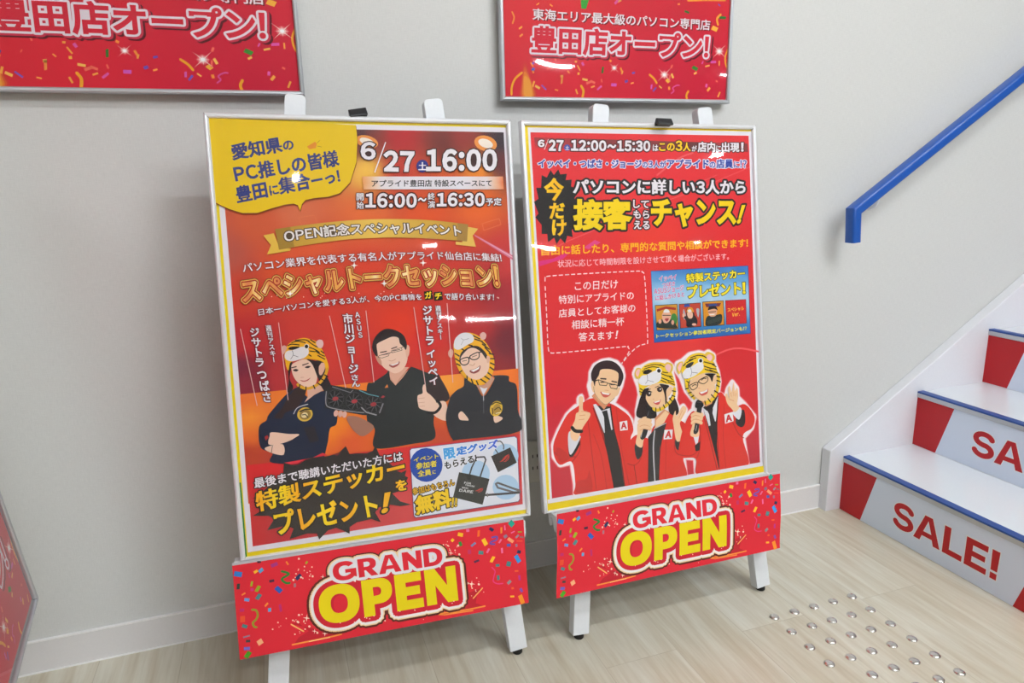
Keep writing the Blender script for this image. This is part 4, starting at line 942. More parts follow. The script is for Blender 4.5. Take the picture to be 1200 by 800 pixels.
for p in ([(636, 300), (660, 285), (700, 268), (760, 240), (840, 205)], [(646, 262), (720, 250), (790, 232), (878, 196)]): A.z = Z0; A.line(p, 1.2, (236, 84, 88), True)
A.z = Z0; A.poly([(631, 306), (648, 303), (672, 292), (660, 303), (632, 312)], (224, 50, 130)); A.z = Z0; A.poly([(684, 290), (697, 281), (704, 284), (690, 292)], (228, 70, 140))
for p in ([(770, 205), (795, 186), (812, 179)], [(830, 420), (860, 408), (890, 412)]): A.z = Z0; A.line(p, 2, (240, 92, 96), True)
Z1 = A.z
A.z = Z1; A.grid([(626, 161), (876, 168), (876.6, 178), (627, 174)], 20, 3, [(626, 162, (160, 60, 66)), (700, 164, (104, 52, 54)), (750, 167, (104, 52, 54)), (820, 169, (104, 50, 54)), (872, 169, (130, 56, 60)), (700, 176, (190, 52, 58)), (750, 177, (190, 52, 58)), (850, 178, (180, 50, 56)), (630, 175, (220, 46, 54))], 3)
Z2 = A.z
OB = [(.09, (66, 22, 24))]
T('6', (630.5, 172.2), (638.2, 172.2), (630.3, 163.6), WT, .05, OB); A.z = Z2; A.line([(642.5, 163.5), (638, 175)], .7, WT)
T('27', (643, 176.6), (660.3, 177), (643, 163.5), WT, .05, OB)
A.z = Z2; A.disc((664.6, 173), 3.6, 3.8, (60, 80, 170)); A.text('土', (662.4, 175.4), (667, 175.4), (662.4, 170.8), WT, .03)
T('12:00', (669, 176.6), (710.5, 177.2), (669, 163.7), WT, .05, OB); T('〜', (711.6, 174.2), (722, 173.4), (711.6, 169.3), WT, .06, OB)
T('15:30', (723, 177.2), (762, 177.4), (723, 164.4), WT, .05, OB)
T('は', (764.8, 177), (771.4, 177), (764.8, 169.4), WT, .03, OB)
T([('この', .86), ('3', 1.1), ('人', .8)], (772.2, 177.4), (809.4, 177.4), (772.2, 164.6), (248, 206, 30), .04, OB)
T('が', (810.6, 177.4), (816.6, 177.4), (810.6, 170.4), WT, .03, OB); T('店内', (817.6, 178), (838, 178.2), (817.6, 166), WT, .035, OB); T('に', (839.2, 177.6), (844.8, 177.6), (839.2, 170.4), WT, .03, OB); T('出現', (845.6, 178), (866.4, 178.2), (845.6, 166.6), WT, .035, OB); T('!', (868.4, 177.6), (871.4, 177.6), (868.4, 167), WT, .05, OB)
OWB = [(.085, (222, 226, 244))]
T('イッペイ・つばさ・ジョージ', (630.6, 196.6), (752, 197), (630.4, 186.2), (40, 64, 160), .035, OWB)
T([('の', .78), ('3', .95), ('人が', .85)], (752.6, 196.8), (780.6, 196.8), (752.6, 188.2), (40, 64, 160), .03, OWB); T('アプライド', (781.4, 197), (830.6, 197), (781.4, 186.4), (40, 64, 160), .035, OWB)
T('の', (831.4, 196.6), (838.4, 196.6), (831.4, 189.6), (40, 64, 160), .03, OWB); T('店員', (839.4, 197), (859, 197), (839.4, 186.4), (40, 64, 160), .035, OWB); T([('に', .8), ('!?', 1)], (860, 196.6), (874.8, 196.8), (860, 187.4), (40, 64, 160), .025, OWB)
# black spiky burst with the vertical words
R3 = lambda x, y: (610+x*.15, 190+y*.15)
sp_ = [(105, 310), (140, 285), (122, 200), (160, 200), (165, 100), (205, 120), (235, 60), (260, 100), (295, 55), (310, 95), (362, 90), (352, 140), (400, 135), (395, 190), (470, 215), (420, 280), (450, 330), (425, 400), (440, 480), (400, 530), (408, 585), (365, 575), (348, 635), (312, 595), (282, 640), (262, 590), (215, 625), (208, 560), (165, 560), (165, 490), (115, 430), (140, 400)]
A.z = Z2; A.poly([R3(*p) for p in sp_], (34, 32, 34)); Zs = A.z
def org(x, y): return (250, 190+1.2*abs(((x*.9+y*.35) % 26)-13), 14)
for t_, p in (('今', (186, 302, 335, 302, 186, 122)), ('だ', (226, 442, 345, 442, 226, 318)), ('け', (246, 578, 358, 572, 246, 450))): A.z = Zs; A.text(t_, R3(*p[:2]), R3(*p[2:4]), R3(*p[4:]), org, .04)
OK_ = [(.13, (34, 32, 34)), (.0, None)][:1]
T('パソコンに詳しい3人から', (671.6, 227.6), (873.6, 227.4), (671.6, 209.6), WT, .038, OK_)
T('接客', (672, 269.8), (739.4, 269), (672, 232.8), (246, 212, 14), .05, [(.07, (34, 32, 34))])
for i, t_ in enumerate(('して', 'もら', 'える')): T(t_, (742+i*.4, 243.6+i*12.3), (760.4+i*.4, 244+i*12.2), (742+i*.4, 234+i*12.2), WT, .03, [(.12, (34, 32, 34))])
T('チャンス', (763.4, 266.2), (862.6, 264.6), (762.6, 233.4), (246, 212, 14), .05, [(.075, (34, 32, 34))]); T('!', (863, 262.2), (867.4, 261.8), (869.2, 240.4), (246, 212, 14), .05, [(.09, (34, 32, 34))])
T('自由に話したり、専門的な質問や相談ができます!', (634.6, 299.4), (876.4, 289.6), (634.2, 288), (252, 188, 30), .02, [(.04, (226, 70, 30))])
T('状況に応じて時間制限を設けさせて頂く場合がございます。', (653.6, 313.4), (854.2, 304.2), (653.2, 304.6), (248, 196, 204), .008)
# dashed bubble
R5 = lambda x, y: (620+x*150/923, 300+y*150/923)
dash = catmull([R5(*p) for p in [(115, 180), (125, 155), (165, 142), (480, 122), (780, 108), (815, 115), (832, 145), (845, 340), (855, 600), (845, 630), (790, 648), (730, 700), (665, 778), (720, 690), (712, 655), (690, 652), (460, 675), (190, 698), (155, 692), (138, 660), (128, 450)]], True, 8)
d_ = 0.0; seg = []; on = True
uvd = [A.P(q) for q in dash]; A.z = Z2; acc = []
for i in range(len(uvd)):
    p, q = V(uvd[i]), V(uvd[(i+1) % len(uvd)]); L = (q-p).length; s0 = 0.0
    while s0 < L-1e-9:
        lim = .0085 if on else .0065; st_ = min(L-s0, lim-d_)
        if on: acc += [tuple(p.lerp(q, s0/L)), tuple(p.lerp(q, min(1, (s0+st_)/L)))]
        d_ += st_; s0 += st_
        if d_ >= lim-1e-9:
            if on and len(acc) > 1: A.z = Z2; A.stroke(acc, .0011, (246, 226, 228))
            acc = []; on = not on; d_ = 0.0
for t_, p in (('この日だけ', (330, 248, 640, 232, 330, 186)), ('特別にアプライドの', (216, 346, 756, 312, 212, 284)), ('店員としてお客様の', (214, 444, 766, 402, 214, 382)), ('相談に精一杯', (308, 528, 686, 500, 306, 464)), ('答えます', (358, 616, 610, 600, 356, 552)), ('!', (620, 596, 634, 594, 630, 538))):
    T(t_, R5(*p[:2]), R5(*p[2:4]), R5(*p[4:]), (248, 230, 232), .012)
# blue sticker card
A.z = Z2; k('M8'); A.poly([(22, 62), (985, 8), (1008, 680), (54, 772)], (60, 56, 130)); A.z += A.STEP
A.grid([(26, 67), (980, 13), (1002, 676), (58, 766)], 10, 14, [(A.k[0]+x*A.k[2], A.k[1]+y*A.k[2], c) for x in (150, 400, 650, 900) for y, c in ((40, (58, 120, 196)), (150, (98, 164, 218)), (260, (160, 204, 234)), (360, (186, 216, 236)), (450, (120, 176, 216)), (600, (50, 126, 190)), (720, (36, 96, 176)))], 4)
Zc = A.z
for t_, p in (('イッペイ', (104, 166, 276, 150, 102, 112)), ('つばさ', (136, 222, 262, 208, 134, 178)), ('ASUSジョージ', (56, 294, 348, 256, 54, 236)), ('に話しかけると', (68, 356, 354, 316, 66, 306))): A.z = Zc; A.text(t_, p[:2], p[2:4], p[4:], (216, 40, 130), .02, [(.06, (226, 226, 240))])
A.z = Zc; A.text('特製ステッカー', (374, 182), (952, 128), (370, 92), (250, 226, 40), .04, [(.06, (50, 60, 40))]); A.z = Zc; A.text('プレゼント', (384, 334), (910, 290), (380, 206), (250, 226, 40), .04, [(.05, (50, 60, 40))]); A.z = Zc; A.text('!', (930, 290), (958, 288), (926, 176), (250, 226, 40), .05, [(.05, (50, 60, 40))])
A.z = Zc; A.text('トークセッション参加者限定バージョンも!?', (78, 728), (970, 648), (76, 684), (240, 236, 60), .025, [(.05, (40, 80, 140))])
def card(Q, bg, edge=(60, 50, 50)): A.z = Zc; A.poly(Q, edge); a_ = [(Q[0][0]+6, Q[0][1]+6), (Q[1][0]-6, Q[1][1]+6), (Q[2][0]-6, Q[2][1]-6), (Q[3][0]+6, Q[3][1]-6)]; A.poly(a_, bg)
card([(62, 400), (286, 386), (296, 636), (78, 650)], (214, 150, 50)); A.poly([(80, 440), (170, 412), (270, 425), (268, 448), (170, 436), (84, 464)], (170, 40, 40), False); A.disc((250, 540), 34, 60, (60, 130, 60)); A.ell([(85, 620), (100, 550), (160, 540), (230, 545), (275, 600), (270, 630)], (44, 50, 46)); A.ell([(132, 500), (160, 460), (210, 470), (222, 520), (190, 572), (150, 570)], (232, 176, 150)); A.ell([(148, 470), (165, 440), (195, 445), (206, 470)], (232, 230, 232)); A.line([(140, 500), (215, 500)], 8, INKB); A.ell([(160, 535), (200, 530), (180, 562)], (170, 50, 60)); A.disc((112, 560), 16, 22, (230, 170, 146)); A.disc((238, 570), 14, 24, (230, 170, 146))
card([(298, 388), (514, 374), (522, 612), (312, 630)], (196, 70, 50)); A.ell([(340, 470), (350, 440), (370, 520), (350, 540)], (170, 180, 190)); A.ell([(470, 440), (500, 440), (490, 520)], (170, 180, 190)); A.poly([(352, 392), (400, 386), (410, 412), (350, 420)], (50, 80, 160)); A.ell([(330, 500), (380, 510), (440, 490), (480, 540), (470, 600), (380, 612), (370, 550)], (40, 36, 42)); A.ell([(372, 470), (380, 430), (420, 425), (446, 460), (450, 530), (380, 540)], (60, 40, 34)); A.ell([(380, 480), (410, 460), (436, 480), (430, 525), (396, 528)], (234, 188, 164)); A.ell([(376, 470), (390, 425), (430, 425), (446, 470), (410, 460)], (232, 160, 50)); A.ell([(384, 452), (410, 440), (424, 462), (396, 470)], (226, 226, 226)); A.disc((345, 500), 12, 20, (232, 180, 156)); A.disc((450, 590), 22, 12, (232, 180, 156))
card([(530, 366), (742, 352), (750, 596), (542, 612)], (226, 150, 40)); A.poly([(556, 384), (716, 378), (700, 412), (570, 420)], (120, 50, 60)); A.poly([(590, 392), (670, 384), (680, 404), (594, 410)], (50, 80, 150)); A.ell([(560, 580), (580, 510), (650, 500), (720, 490), (722, 560), (690, 592), (580, 604)], (44, 50, 50)); A.ell([(588, 470), (600, 430), (660, 420), (676, 460), (660, 505), (610, 510)], (226, 170, 140)); A.ell([(585, 450), (600, 415), (660, 410), (682, 450), (650, 436), (604, 445)], INKB); A.line([(592, 470), (664, 462)], 7, INKB); A.poly([(570, 560), (720, 505), (726, 545), (590, 590)], (60, 70, 64)); A.line([(604, 494), (650, 490)], 8, (240, 236, 230))
card([(756, 352), (962, 340), (970, 580), (766, 594)], (210, 40, 46), (150, 40, 50)); zt = A.z; A.text('スペシャル', (780, 470), (942, 450), (778, 430), (246, 190, 60), .02); A.z = zt; A.text('Ver.', (824, 514), (900, 504), (824, 476), (246, 190, 60), .03)
A.c(None)
# -- three drawn people with a pale glow round them
COAT, COD, SK2, SK3 = (226, 52, 44), (176, 36, 38), (246, 204, 160), (222, 150, 110)
def mp(t, P_): x0, y0, s_ = K(t); return [(x0+x*s_, y0+y*s_) for x, y in P_]
man = mp('M2', [(180, 735), (180, 660), (155, 500), (70, 520), (25, 460), (20, 370), (60, 270), (120, 160), (180, 100), (205, 95), (205, 40), (222, 25), (238, 100), (300, 35)])+mp('M1', [(60, 420), (80, 350), (85, 240), (130, 150), (230, 95), (330, 78), (430, 110), (500, 190), (520, 290), (490, 420), (470, 470), (430, 560), (380, 660), (520, 760)])+mp('M3', [(240, 150), (275, 200), (285, 260), (300, 340), (320, 600), (360, 662)])
wom = mp('M5', [(85, 735), (60, 570), (0, 550), (0, 380), (60, 290), (90, 130)])+mp('M4', [(130, 700), (170, 480), (150, 370), (120, 290), (92, 200), (120, 130), (180, 115), (300, 55), (420, 45), (540, 45), (610, 110), (600, 190), (640, 360), (650, 460), (640, 560), (690, 680)])+mp('M5', [(430, 90), (500, 40), (525, 80), (490, 150), (560, 250), (600, 330), (600, 480), (505, 500), (520, 670)])
m3 = mp('M7', [(160, 765), (150, 620), (0, 610), (30, 440), (40, 270), (130, 190)])+mp('M6', [(310, 700), (200, 560), (140, 400), (75, 300), (85, 220), (150, 190), (240, 110), (360, 85), (430, 100), (480, 72), (550, 120), (550, 200), (600, 330), (620, 450), (600, 590)])+mp('M7', [(360, 45), (420, 80), (440, 0), (480, -60), (525, 0), (530, 80), (590, 140), (680, 250), (660, 350), (580, 440), (620, 700)])
ZG = A.z = Z2; LIFT = []
for r_, c_ in ((3.6, (232, 120, 128)), (2.9, (240, 184, 190)), (2.2, (250, 238, 242))):
    A.up(); rr_ = A.unit((760, 500))*r_
    for i, P_ in enumerate((man, wom, m3)):
        uv_ = [A.P(q) for q in P_]; n = len(uv_)
        v_, f_ = union([uv_]+[capsule(uv_[j], uv_[(j+1) % n], rr_) for j in range(n)], 1e-7); A.add(v_, f_, c_, i*.25*A.STEP)
LN = (60, 24, 24)
# man with raised finger
k('M3'); A.poly([(0, 700), (0, 60), (10, 80), (120, 75), (240, 150), (275, 200), (290, 270), (270, 350), (310, 560), (330, 640), (310, 662)], COAT, True)
k('M2'); A.poly([(180, 735), (180, 660), (155, 500), (70, 520), (28, 460), (22, 370), (60, 270), (120, 160), (180, 110), (300, 40), (380, 120), (380, 700)], COAT, True)
A.poly([(135, 290), (215, 340), (200, 400), (155, 465), (130, 430)], (36, 34, 36), True); A.poly([(135, 280), (215, 310), (205, 350), (150, 445), (130, 400)], (224, 224, 232), True)
A.line([(30, 430), (80, 470), (180, 460)], 7, COD, True); A.line([(155, 500), (210, 420), (215, 330)], 6, COD, True); A.poly([(40, 400), (90, 410), (140, 470), (70, 500)], (206, 44, 40), True); A.poly([(190, 640), (260, 620), (280, 560), (300, 700), (190, 720)], (206, 44, 40), True); A.line([(270, 200), (300, 450), (330, 690)], 4, COD)
A.ell([(145, 270), (175, 200), (185, 150), (205, 130), (205, 40), (220, 25), (236, 40), (236, 125), (285, 145), (280, 180), (240, 240), (220, 280), (190, 345), (150, 330)], SK2)
for p in ([(210, 165), (250, 160)], [(205, 195), (245, 190)], [(222, 135), (262, 132)]): A.line(p, 4, SK3)
A.line([(155, 250), (180, 275), (225, 278)], 24, (30, 28, 30), True)
k('M3'); A.poly([(0, 90), (75, 300), (150, 690), (225, 675), (190, 420), (150, 260), (130, 100)], (46, 42, 44)); A.poly([(0, 85), (20, 80), (60, 130), (120, 110), (140, 265), (80, 290), (40, 190)], (228, 228, 236))
A.poly([(62, 135), (100, 125), (108, 160), (140, 310), (110, 350), (85, 290), (78, 175)], (44, 44, 46)); A.line([(0, 110), (60, 280), (120, 500), (150, 690)], 5, LN, True); A.line([(125, 85), (150, 260), (195, 440), (228, 675)], 5, LN, True); A.line([(165, 100), (200, 380), (260, 665)], 3, COD, True)
A.line([(2, 300), (60, 460), (100, 700)], 3, COD, True); A.poly([(190, 210), (245, 200), (250, 268), (195, 274)], (240, 238, 240)); zt = A.z; A.text('A', (201, 262), (242, 258), (198, 214), (206, 40, 44), .06)
k('M1'); A.poly([(95, 560), (130, 600), (260, 740), (320, 660), (300, 580), (150, 500)], SK3); A.ell([(85, 400), (105, 350), (135, 380), (130, 510), (100, 480)], SK2); A.ell([(420, 560), (450, 450), (478, 450), (455, 530)], SK2)
A.ell([(120, 380), (150, 280), (210, 210), (330, 190), (440, 230), (460, 330), (440, 480), (400, 590), (310, 665), (260, 670), (170, 590), (125, 490)], SK2)
A.ell([(95, 350), (88, 250), (140, 145), (240, 90), (345, 85), (430, 125), (490, 195), (520, 290), (500, 380), (470, 430), (440, 410), (455, 300), (440, 240), (350, 200), (220, 205), (190, 280), (150, 350), (135, 430), (115, 360)], (52, 34, 38))
A.line([(150, 350), (185, 340), (310, 385), (290, 420), (200, 410), (185, 345)], 9, INKB, False, True); A.line([(330, 390), (445, 415), (430, 465), (350, 450), (330, 395)], 9, INKB, False, True); A.line([(120, 365), (180, 345)], 10, INKB); A.line([(305, 385), (335, 392)], 9, INKB)
A.line([(215, 375), (265, 370)], 14, (50, 36, 36), True); A.line([(350, 405), (405, 405)], 14, (50, 36, 36), True); A.line([(215, 325), (285, 330)], 18, (60, 40, 40), True); A.line([(365, 360), (430, 375)], 16, (60, 40, 40), True); A.line([(270, 480), (320, 485)], 6, SK3)
A.poly([(210, 500), (280, 520), (350, 525), (310, 570), (250, 570)], (214, 96, 84), True); A.poly([(225, 502), (285, 520), (338, 524), (320, 545), (240, 530)], (250, 246, 244)); A.line([(120, 430), (135, 520), (190, 600), (265, 668), (320, 655), (400, 585)], 4, LN, True)
# woman
k('M5'); A.poly([(85, 735), (60, 580), (0, 550), (0, 400), (80, 300), (200, 330), (230, 230), (380, 90), (430, 150), (520, 200), (600, 330), (605, 470), (500, 500), (525, 680), (280, 715)], COAT, True)
k('M4'); A.ell([(130, 780), (150, 600), (190, 480), (240, 400), (330, 500), (390, 720), (360, 800)], (46, 34, 36)); A.ell([(560, 720), (560, 560), (620, 500), (690, 680), (650, 760)], (46, 34, 36))
k('M5'); A.poly([(245, 250), (245, 150), (330, 70), (380, 100), (300, 230)], SK3); A.poly([(250, 245), (256, 170), (340, 80), (370, 110), (330, 190)], SK2)
A.poly([(185, 320), (240, 250), (345, 195), (290, 420), (280, 715), (185, 722), (190, 500)], (54, 52, 54)); A.line([(245, 262), (232, 420), (246, 715)], 12, (196, 196, 200), True); A.line([(240, 245), (345, 195)], 8, (190, 190, 194))
A.line([(345, 200), (295, 420), (282, 715)], 5, LN, True); A.line([(190, 330), (185, 720)], 4, LN, True); A.line([(345, 340), (340, 700)], 3, COD, True); A.line([(420, 330), (430, 450), (500, 495)], 6, COD, True); A.line([(0, 555), (60, 570), (110, 530), (140, 440)], 6, COD, True); A.line([(60, 570), (85, 735)], 4, LN)
A.poly([(70, 380), (135, 360), (130, 470), (95, 520), (70, 470)], (50, 50, 54), True); A.poly([(430, 340), (500, 300), (510, 340), (470, 430), (435, 420)], (50, 50, 54), True)
A.ell([(75, 360), (90, 290), (90, 220), (140, 140), (210, 150), (205, 200), (150, 330), (130, 410), (85, 395)], SK2); A.ell([(420, 100), (430, 85), (440, 130), (490, 45), (520, 50), (525, 85), (480, 170), (470, 210), (500, 320), (440, 355), (410, 200), (405, 150)], SK2)
A.ell([(170, 40), (210, 15), (255, 60), (250, 110), (200, 110), (165, 80)], (38, 36, 40)); A.line([(205, 90), (150, 300), (135, 320)], 46, (40, 38, 42)); A.line([(190, 90), (180, 130)], 8, (90, 90, 96)); A.line([(130, 280), (122, 320)], 5, (200, 200, 204))
for y in (160, 195, 230): A.line([(105, y+20), (150, y), (205, y+14)], 40 if y == 195 else 30, SK2, True); A.line([(110, y+30), (150, y+16), (200, y+30)], 4, SK3, True)
A.line([(460, 150), (490, 80)], 4, SK3); A.line([(475, 160), (510, 90)], 4, SK3)
A.poly([(330, 255), (405, 252), (398, 335), (322, 340)], (240, 238, 240)); A.text('A', (336, 328), (390, 324), (342, 266), (206, 40, 44), .06)
k('M4'); A.ell([(235, 480), (260, 400), (360, 340), (470, 350), (530, 430), (540, 560), (480, 650), (400, 680), (310, 640), (255, 560)], SK2); A.ell([(530, 420), (580, 370), (605, 420), (560, 500), (530, 500)], SK2)
A.ell([(240, 400), (200, 420), (180, 520), (190, 640), (240, 600), (250, 480), (290, 400)], (46, 34, 36)); A.poly([(430, 340), (520, 350), (560, 370), (520, 430), (525, 560), (510, 640), (500, 500), (470, 400)], (46, 34, 36), True)
A.ell([(165, 480), (155, 380), (150, 280), (190, 130), (290, 60), (420, 48), (520, 80), (590, 180), (640, 360), (560, 345), (430, 330), (300, 360), (230, 400), (200, 440), (180, 495)], (246, 206, 44))
A.line([(630, 400), (620, 500), (560, 590), (480, 660), (400, 690), (350, 670)], 40, (240, 200, 50), True)
for p in [((600, 430), (645, 440)), ((595, 490), (635, 510)), ((560, 530), (600, 570)), ((530, 580), (560, 620)), ((480, 620), (500, 660)), ((430, 650), (440, 690)), ((380, 660), (380, 700))]: A.line(p, 14, INKB)
for p in [((230, 110), (350, 80), (450, 90)), ((220, 140), (330, 110), (420, 120)), ((200, 170), (290, 145)), ((440, 80), (490, 110)), ((450, 200), (530, 230), (600, 240)), ((470, 180), (540, 190)), ((440, 250), (540, 290), (620, 310)), ((450, 290), (520, 320)), ((540, 310), (630, 350)), ((170, 400), (200, 420)), ((160, 440), (190, 450)), ((560, 240), (600, 280))]: A.line(p, 12, (44, 34, 20), True)
A.ell([(95, 200), (120, 130), (175, 130), (175, 180), (140, 270), (105, 250)], (236, 196, 70)); A.ell([(110, 200), (130, 150), (165, 150), (140, 240)], (246, 190, 190)); A.ell([(490, 90), (530, 48), (600, 75), (605, 150), (570, 190), (520, 160)], (236, 196, 70)); A.ell([(505, 100), (545, 72), (585, 110), (560, 180), (520, 150)], (246, 196, 200))
A.ell([(150, 290), (190, 230), (260, 215), (370, 160), (440, 180), (450, 260), (400, 320), (290, 355), (200, 355), (155, 330)], (236, 234, 238)); A.ell([(205, 195), (250, 155), (310, 150), (325, 170), (270, 205)], (34, 30, 32)); A.disc((418, 162), 40, 38, (240, 238, 238)); A.disc((420, 163), 24, 26, (22, 22, 24))
A.line([(262, 215), (268, 290), (240, 335)], 5, (110, 104, 110), True); A.line([(268, 290), (350, 312)], 5, (110, 104, 110))
A.disc((285, 470), 34, 36, (60, 44, 44), -20); A.disc((430, 415), 34, 32, (60, 44, 44), -20); A.disc((294, 462), 10, 10, (230, 226, 226)); A.disc((438, 408), 10, 10, (230, 226, 226)); A.line([(245, 450), (285, 432), (325, 448)], 10, INKB, True); A.line([(395, 405), (430, 380), (470, 385)], 10, INKB, True); A.line([(270, 420), (310, 405)], 8, (90, 60, 50)); A.line([(370, 385), (415, 365)], 8, (90, 60, 50)); A.line([(340, 540), (355, 545)], 7, SK3)
A.poly([(345, 580), (400, 570), (445, 548), (420, 610), (375, 612)], (216, 90, 90), True); A.poly([(350, 580), (400, 570), (440, 552), (425, 575), (370, 592)], (250, 246, 246))
# man with raised palm
k('M7'); A.poly([(160, 765), (150, 625), (10, 610), (10, 470), (60, 300), (130, 200), (220, 250), (350, 40), (420, 80), (480, 170), (590, 140), (675, 250), (655, 350), (570, 430), (620, 695), (360, 740)], COAT, True)
A.poly([(215, 170), (355, 60), (345, 300), (340, 500), (362, 735), (330, 600), (260, 340)], (44, 36, 38)); A.poly([(215, 170), (250, 200), (300, 180), (355, 55), (330, 290), (300, 320), (268, 335)], (232, 232, 238)); A.poly([(250, 190), (305, 178), (300, 220), (335, 330), (330, 470), (290, 380), (270, 230)], (48, 38, 42))
A.line([(222, 250), (280, 470), (345, 735)], 4, LN, True); A.line([(350, 60), (340, 300), (362, 735)], 4, LN, True); A.line([(405, 140), (395, 420), (420, 710)], 3, COD, True); A.line([(480, 300), (530, 400), (580, 440), (560, 430)], 6, COD, True); A.line([(190, 330), (190, 520), (160, 620)], 6, COD, True); A.line([(0, 590), (100, 600), (170, 560)], 6, COD, True)
A.poly([(520, 230), (580, 190), (592, 300), (560, 345), (510, 310)], (44, 38, 42), True); A.poly([(480, 210), (540, 165), (560, 200), (540, 275), (500, 250)], (228, 228, 236), True)
A.ell([(415, 60), (430, 45), (450, 90), (440, 0), (455, -20), (470, 30), (490, -60), (500, 20), (520, -10), (530, 60), (520, 140), (540, 170), (500, 210), (470, 180), (430, 130)], SK2)
for p in [((462, 40), (470, 70)), ((490, 30), (490, 66)), ((510, 40), (506, 70)), ((450, 95), (490, 110))]: A.line(p, 4, SK3)
A.poly([(130, 430), (180, 420), (170, 480), (150, 500)], (228, 228, 236)); A.poly([(140, 510), (190, 470), (185, 550), (150, 560)], (44, 38, 42))
A.ell([(100, 400), (120, 320), (110, 260), (150, 200), (210, 215), (215, 260), (180, 330), (180, 420), (120, 430)], SK2)
A.ell([(145, 150), (160, 105), (205, 100), (220, 150), (190, 180), (150, 170)], (40, 40, 46)); A.line([(185, 170), (155, 370), (148, 385)], 44, (40, 40, 46)); A.line([(160, 330), (150, 375)], 5, (190, 190, 196)); A.line([(165, 120), (205, 125)], 5, (100, 100, 106))
for y in (225, 258, 292): A.line([(118, y+14), (150, y), (200, y+14)], 30, SK2, True); A.line([(120, y+26), (150, y+14), (196, y+28)], 4, SK3, True)
A.poly([(405, 230), (478, 208), (488, 290), (412, 314)], (240, 238, 240)); A.text('A', (420, 302), (474, 288), (414, 240), (206, 40, 44), .06)
k('M6'); A.poly([(390, 690), (440, 760), (520, 720), (540, 600)], SK3); A.ell([(230, 480), (280, 400), (400, 345), (500, 370), (550, 450), (550, 570), (480, 680), (390, 690), (310, 640), (250, 560)], SK2); A.ell([(530, 390), (560, 360), (580, 420), (560, 480), (535, 470)], SK2)
A.ell([(215, 480), (250, 410), (230, 520), (260, 590), (230, 560)], (40, 30, 32)); A.poly([(430, 350), (560, 350), (540, 380), (520, 450), (490, 390)], (40, 30, 32), True)
A.ell([(190, 520), (180, 430), (145, 350), (150, 260), (230, 130), (350, 88), (440, 110), (540, 200), (590, 330), (600, 350), (500, 335), (400, 345), (300, 390), (240, 430), (220, 500), (240, 590)], (246, 206, 44))
A.line([(595, 360), (605, 450), (580, 570), (520, 670), (440, 715)], 42, (240, 200, 50), True); A.line([(195, 500), (240, 590), (300, 660)], 28, (240, 200, 50), True)
for p in [((580, 380), (620, 390)), ((580, 430), (625, 450)), ((575, 490), (610, 510)), ((550, 560), (595, 590)), ((510, 610), (550, 650)), ((470, 660), (500, 700)), ((430, 690), (440, 730)), ((190, 540), (220, 530)), ((225, 590), (260, 580)), ((260, 640), (290, 620))]: A.line(p, 14, INKB)
for p in [((250, 150), (340, 120), (420, 130)), ((230, 180), (320, 150)), ((200, 210), (280, 170)), ((400, 120), (450, 150)), ((420, 200), (500, 220), (550, 230)), ((410, 250), (500, 280), (570, 290)), ((430, 290), (520, 320)), ((490, 300), (590, 340)), ((520, 230), (570, 260)), ((200, 440), (230, 460)), ((170, 400), (210, 410)), ((160, 250), (190, 220))]: A.line(p, 12, (44, 34, 20), True)
A.ell([(78, 290), (95, 215), (150, 195), (155, 230), (130, 330), (100, 350)], (236, 196, 70)); A.ell([(92, 280), (110, 225), (145, 220), (115, 320)], (246, 190, 190)); A.ell([(425, 110), (470, 75), (545, 110), (550, 170), (500, 195), (455, 150)], (236, 196, 70)); A.ell([(450, 130), (490, 105), (525, 140), (500, 190), (460, 165)], (246, 196, 200))
A.ell([(150, 340), (200, 280), (260, 260), (340, 210), (400, 210), (410, 280), (350, 340), (270, 390), (190, 410), (150, 385)], (236, 234, 238)); A.ell([(190, 250), (240, 210), (290, 205), (250, 265), (200, 275)], (60, 60, 58)); A.disc((375, 186), 34, 34, (240, 238, 238)); A.disc((376, 186), 20, 22, (22, 22, 24)); A.line([(250, 268), (265, 330), (250, 380)], 5, (110, 104, 110), True); A.line([(265, 330), (340, 340)], 5, (110, 104, 110))
A.line([(245, 490), (330, 455), (335, 510), (280, 550), (245, 520)], 9, INKB, True, True); A.line([(355, 430), (450, 385), (465, 430), (420, 470), (365, 460)], 9, INKB, True, True); A.line([(335, 460), (358, 445)], 8, INKB); A.line([(270, 505), (300, 485), (325, 490)], 9, INKB, True); A.line([(385, 430), (415, 405), (445, 410)], 9, INKB, True); A.line([(345, 525), (370, 530)], 6, SK3)
A.poly([(355, 580), (420, 565), (468, 535), (460, 590), (410, 620), (375, 615)], (216, 90, 80), True); A.poly([(358, 580), (420, 566), (466, 538), (455, 570), (385, 600)], (250, 246, 246))
A.c(None)
# keep the print inside its red field and its pale border
rl = (A.P((622.4, 155))[0]+A.P((646, 584))[0])/2
A.z += A.STEP; 
ub = A.P((644.5, 589)); 
for (u0, v0, u1, v1) in ((al-.012, ub[1], ar+.006, ab),): rect_uv(A, u0, v0, u1, v1, WHITE)
rect_uv(A, .0092, .0055, WR-.0092, ub[1], (244, 214, 30))
sheet('printed_poster', A.bm(), M['ink'], fr)
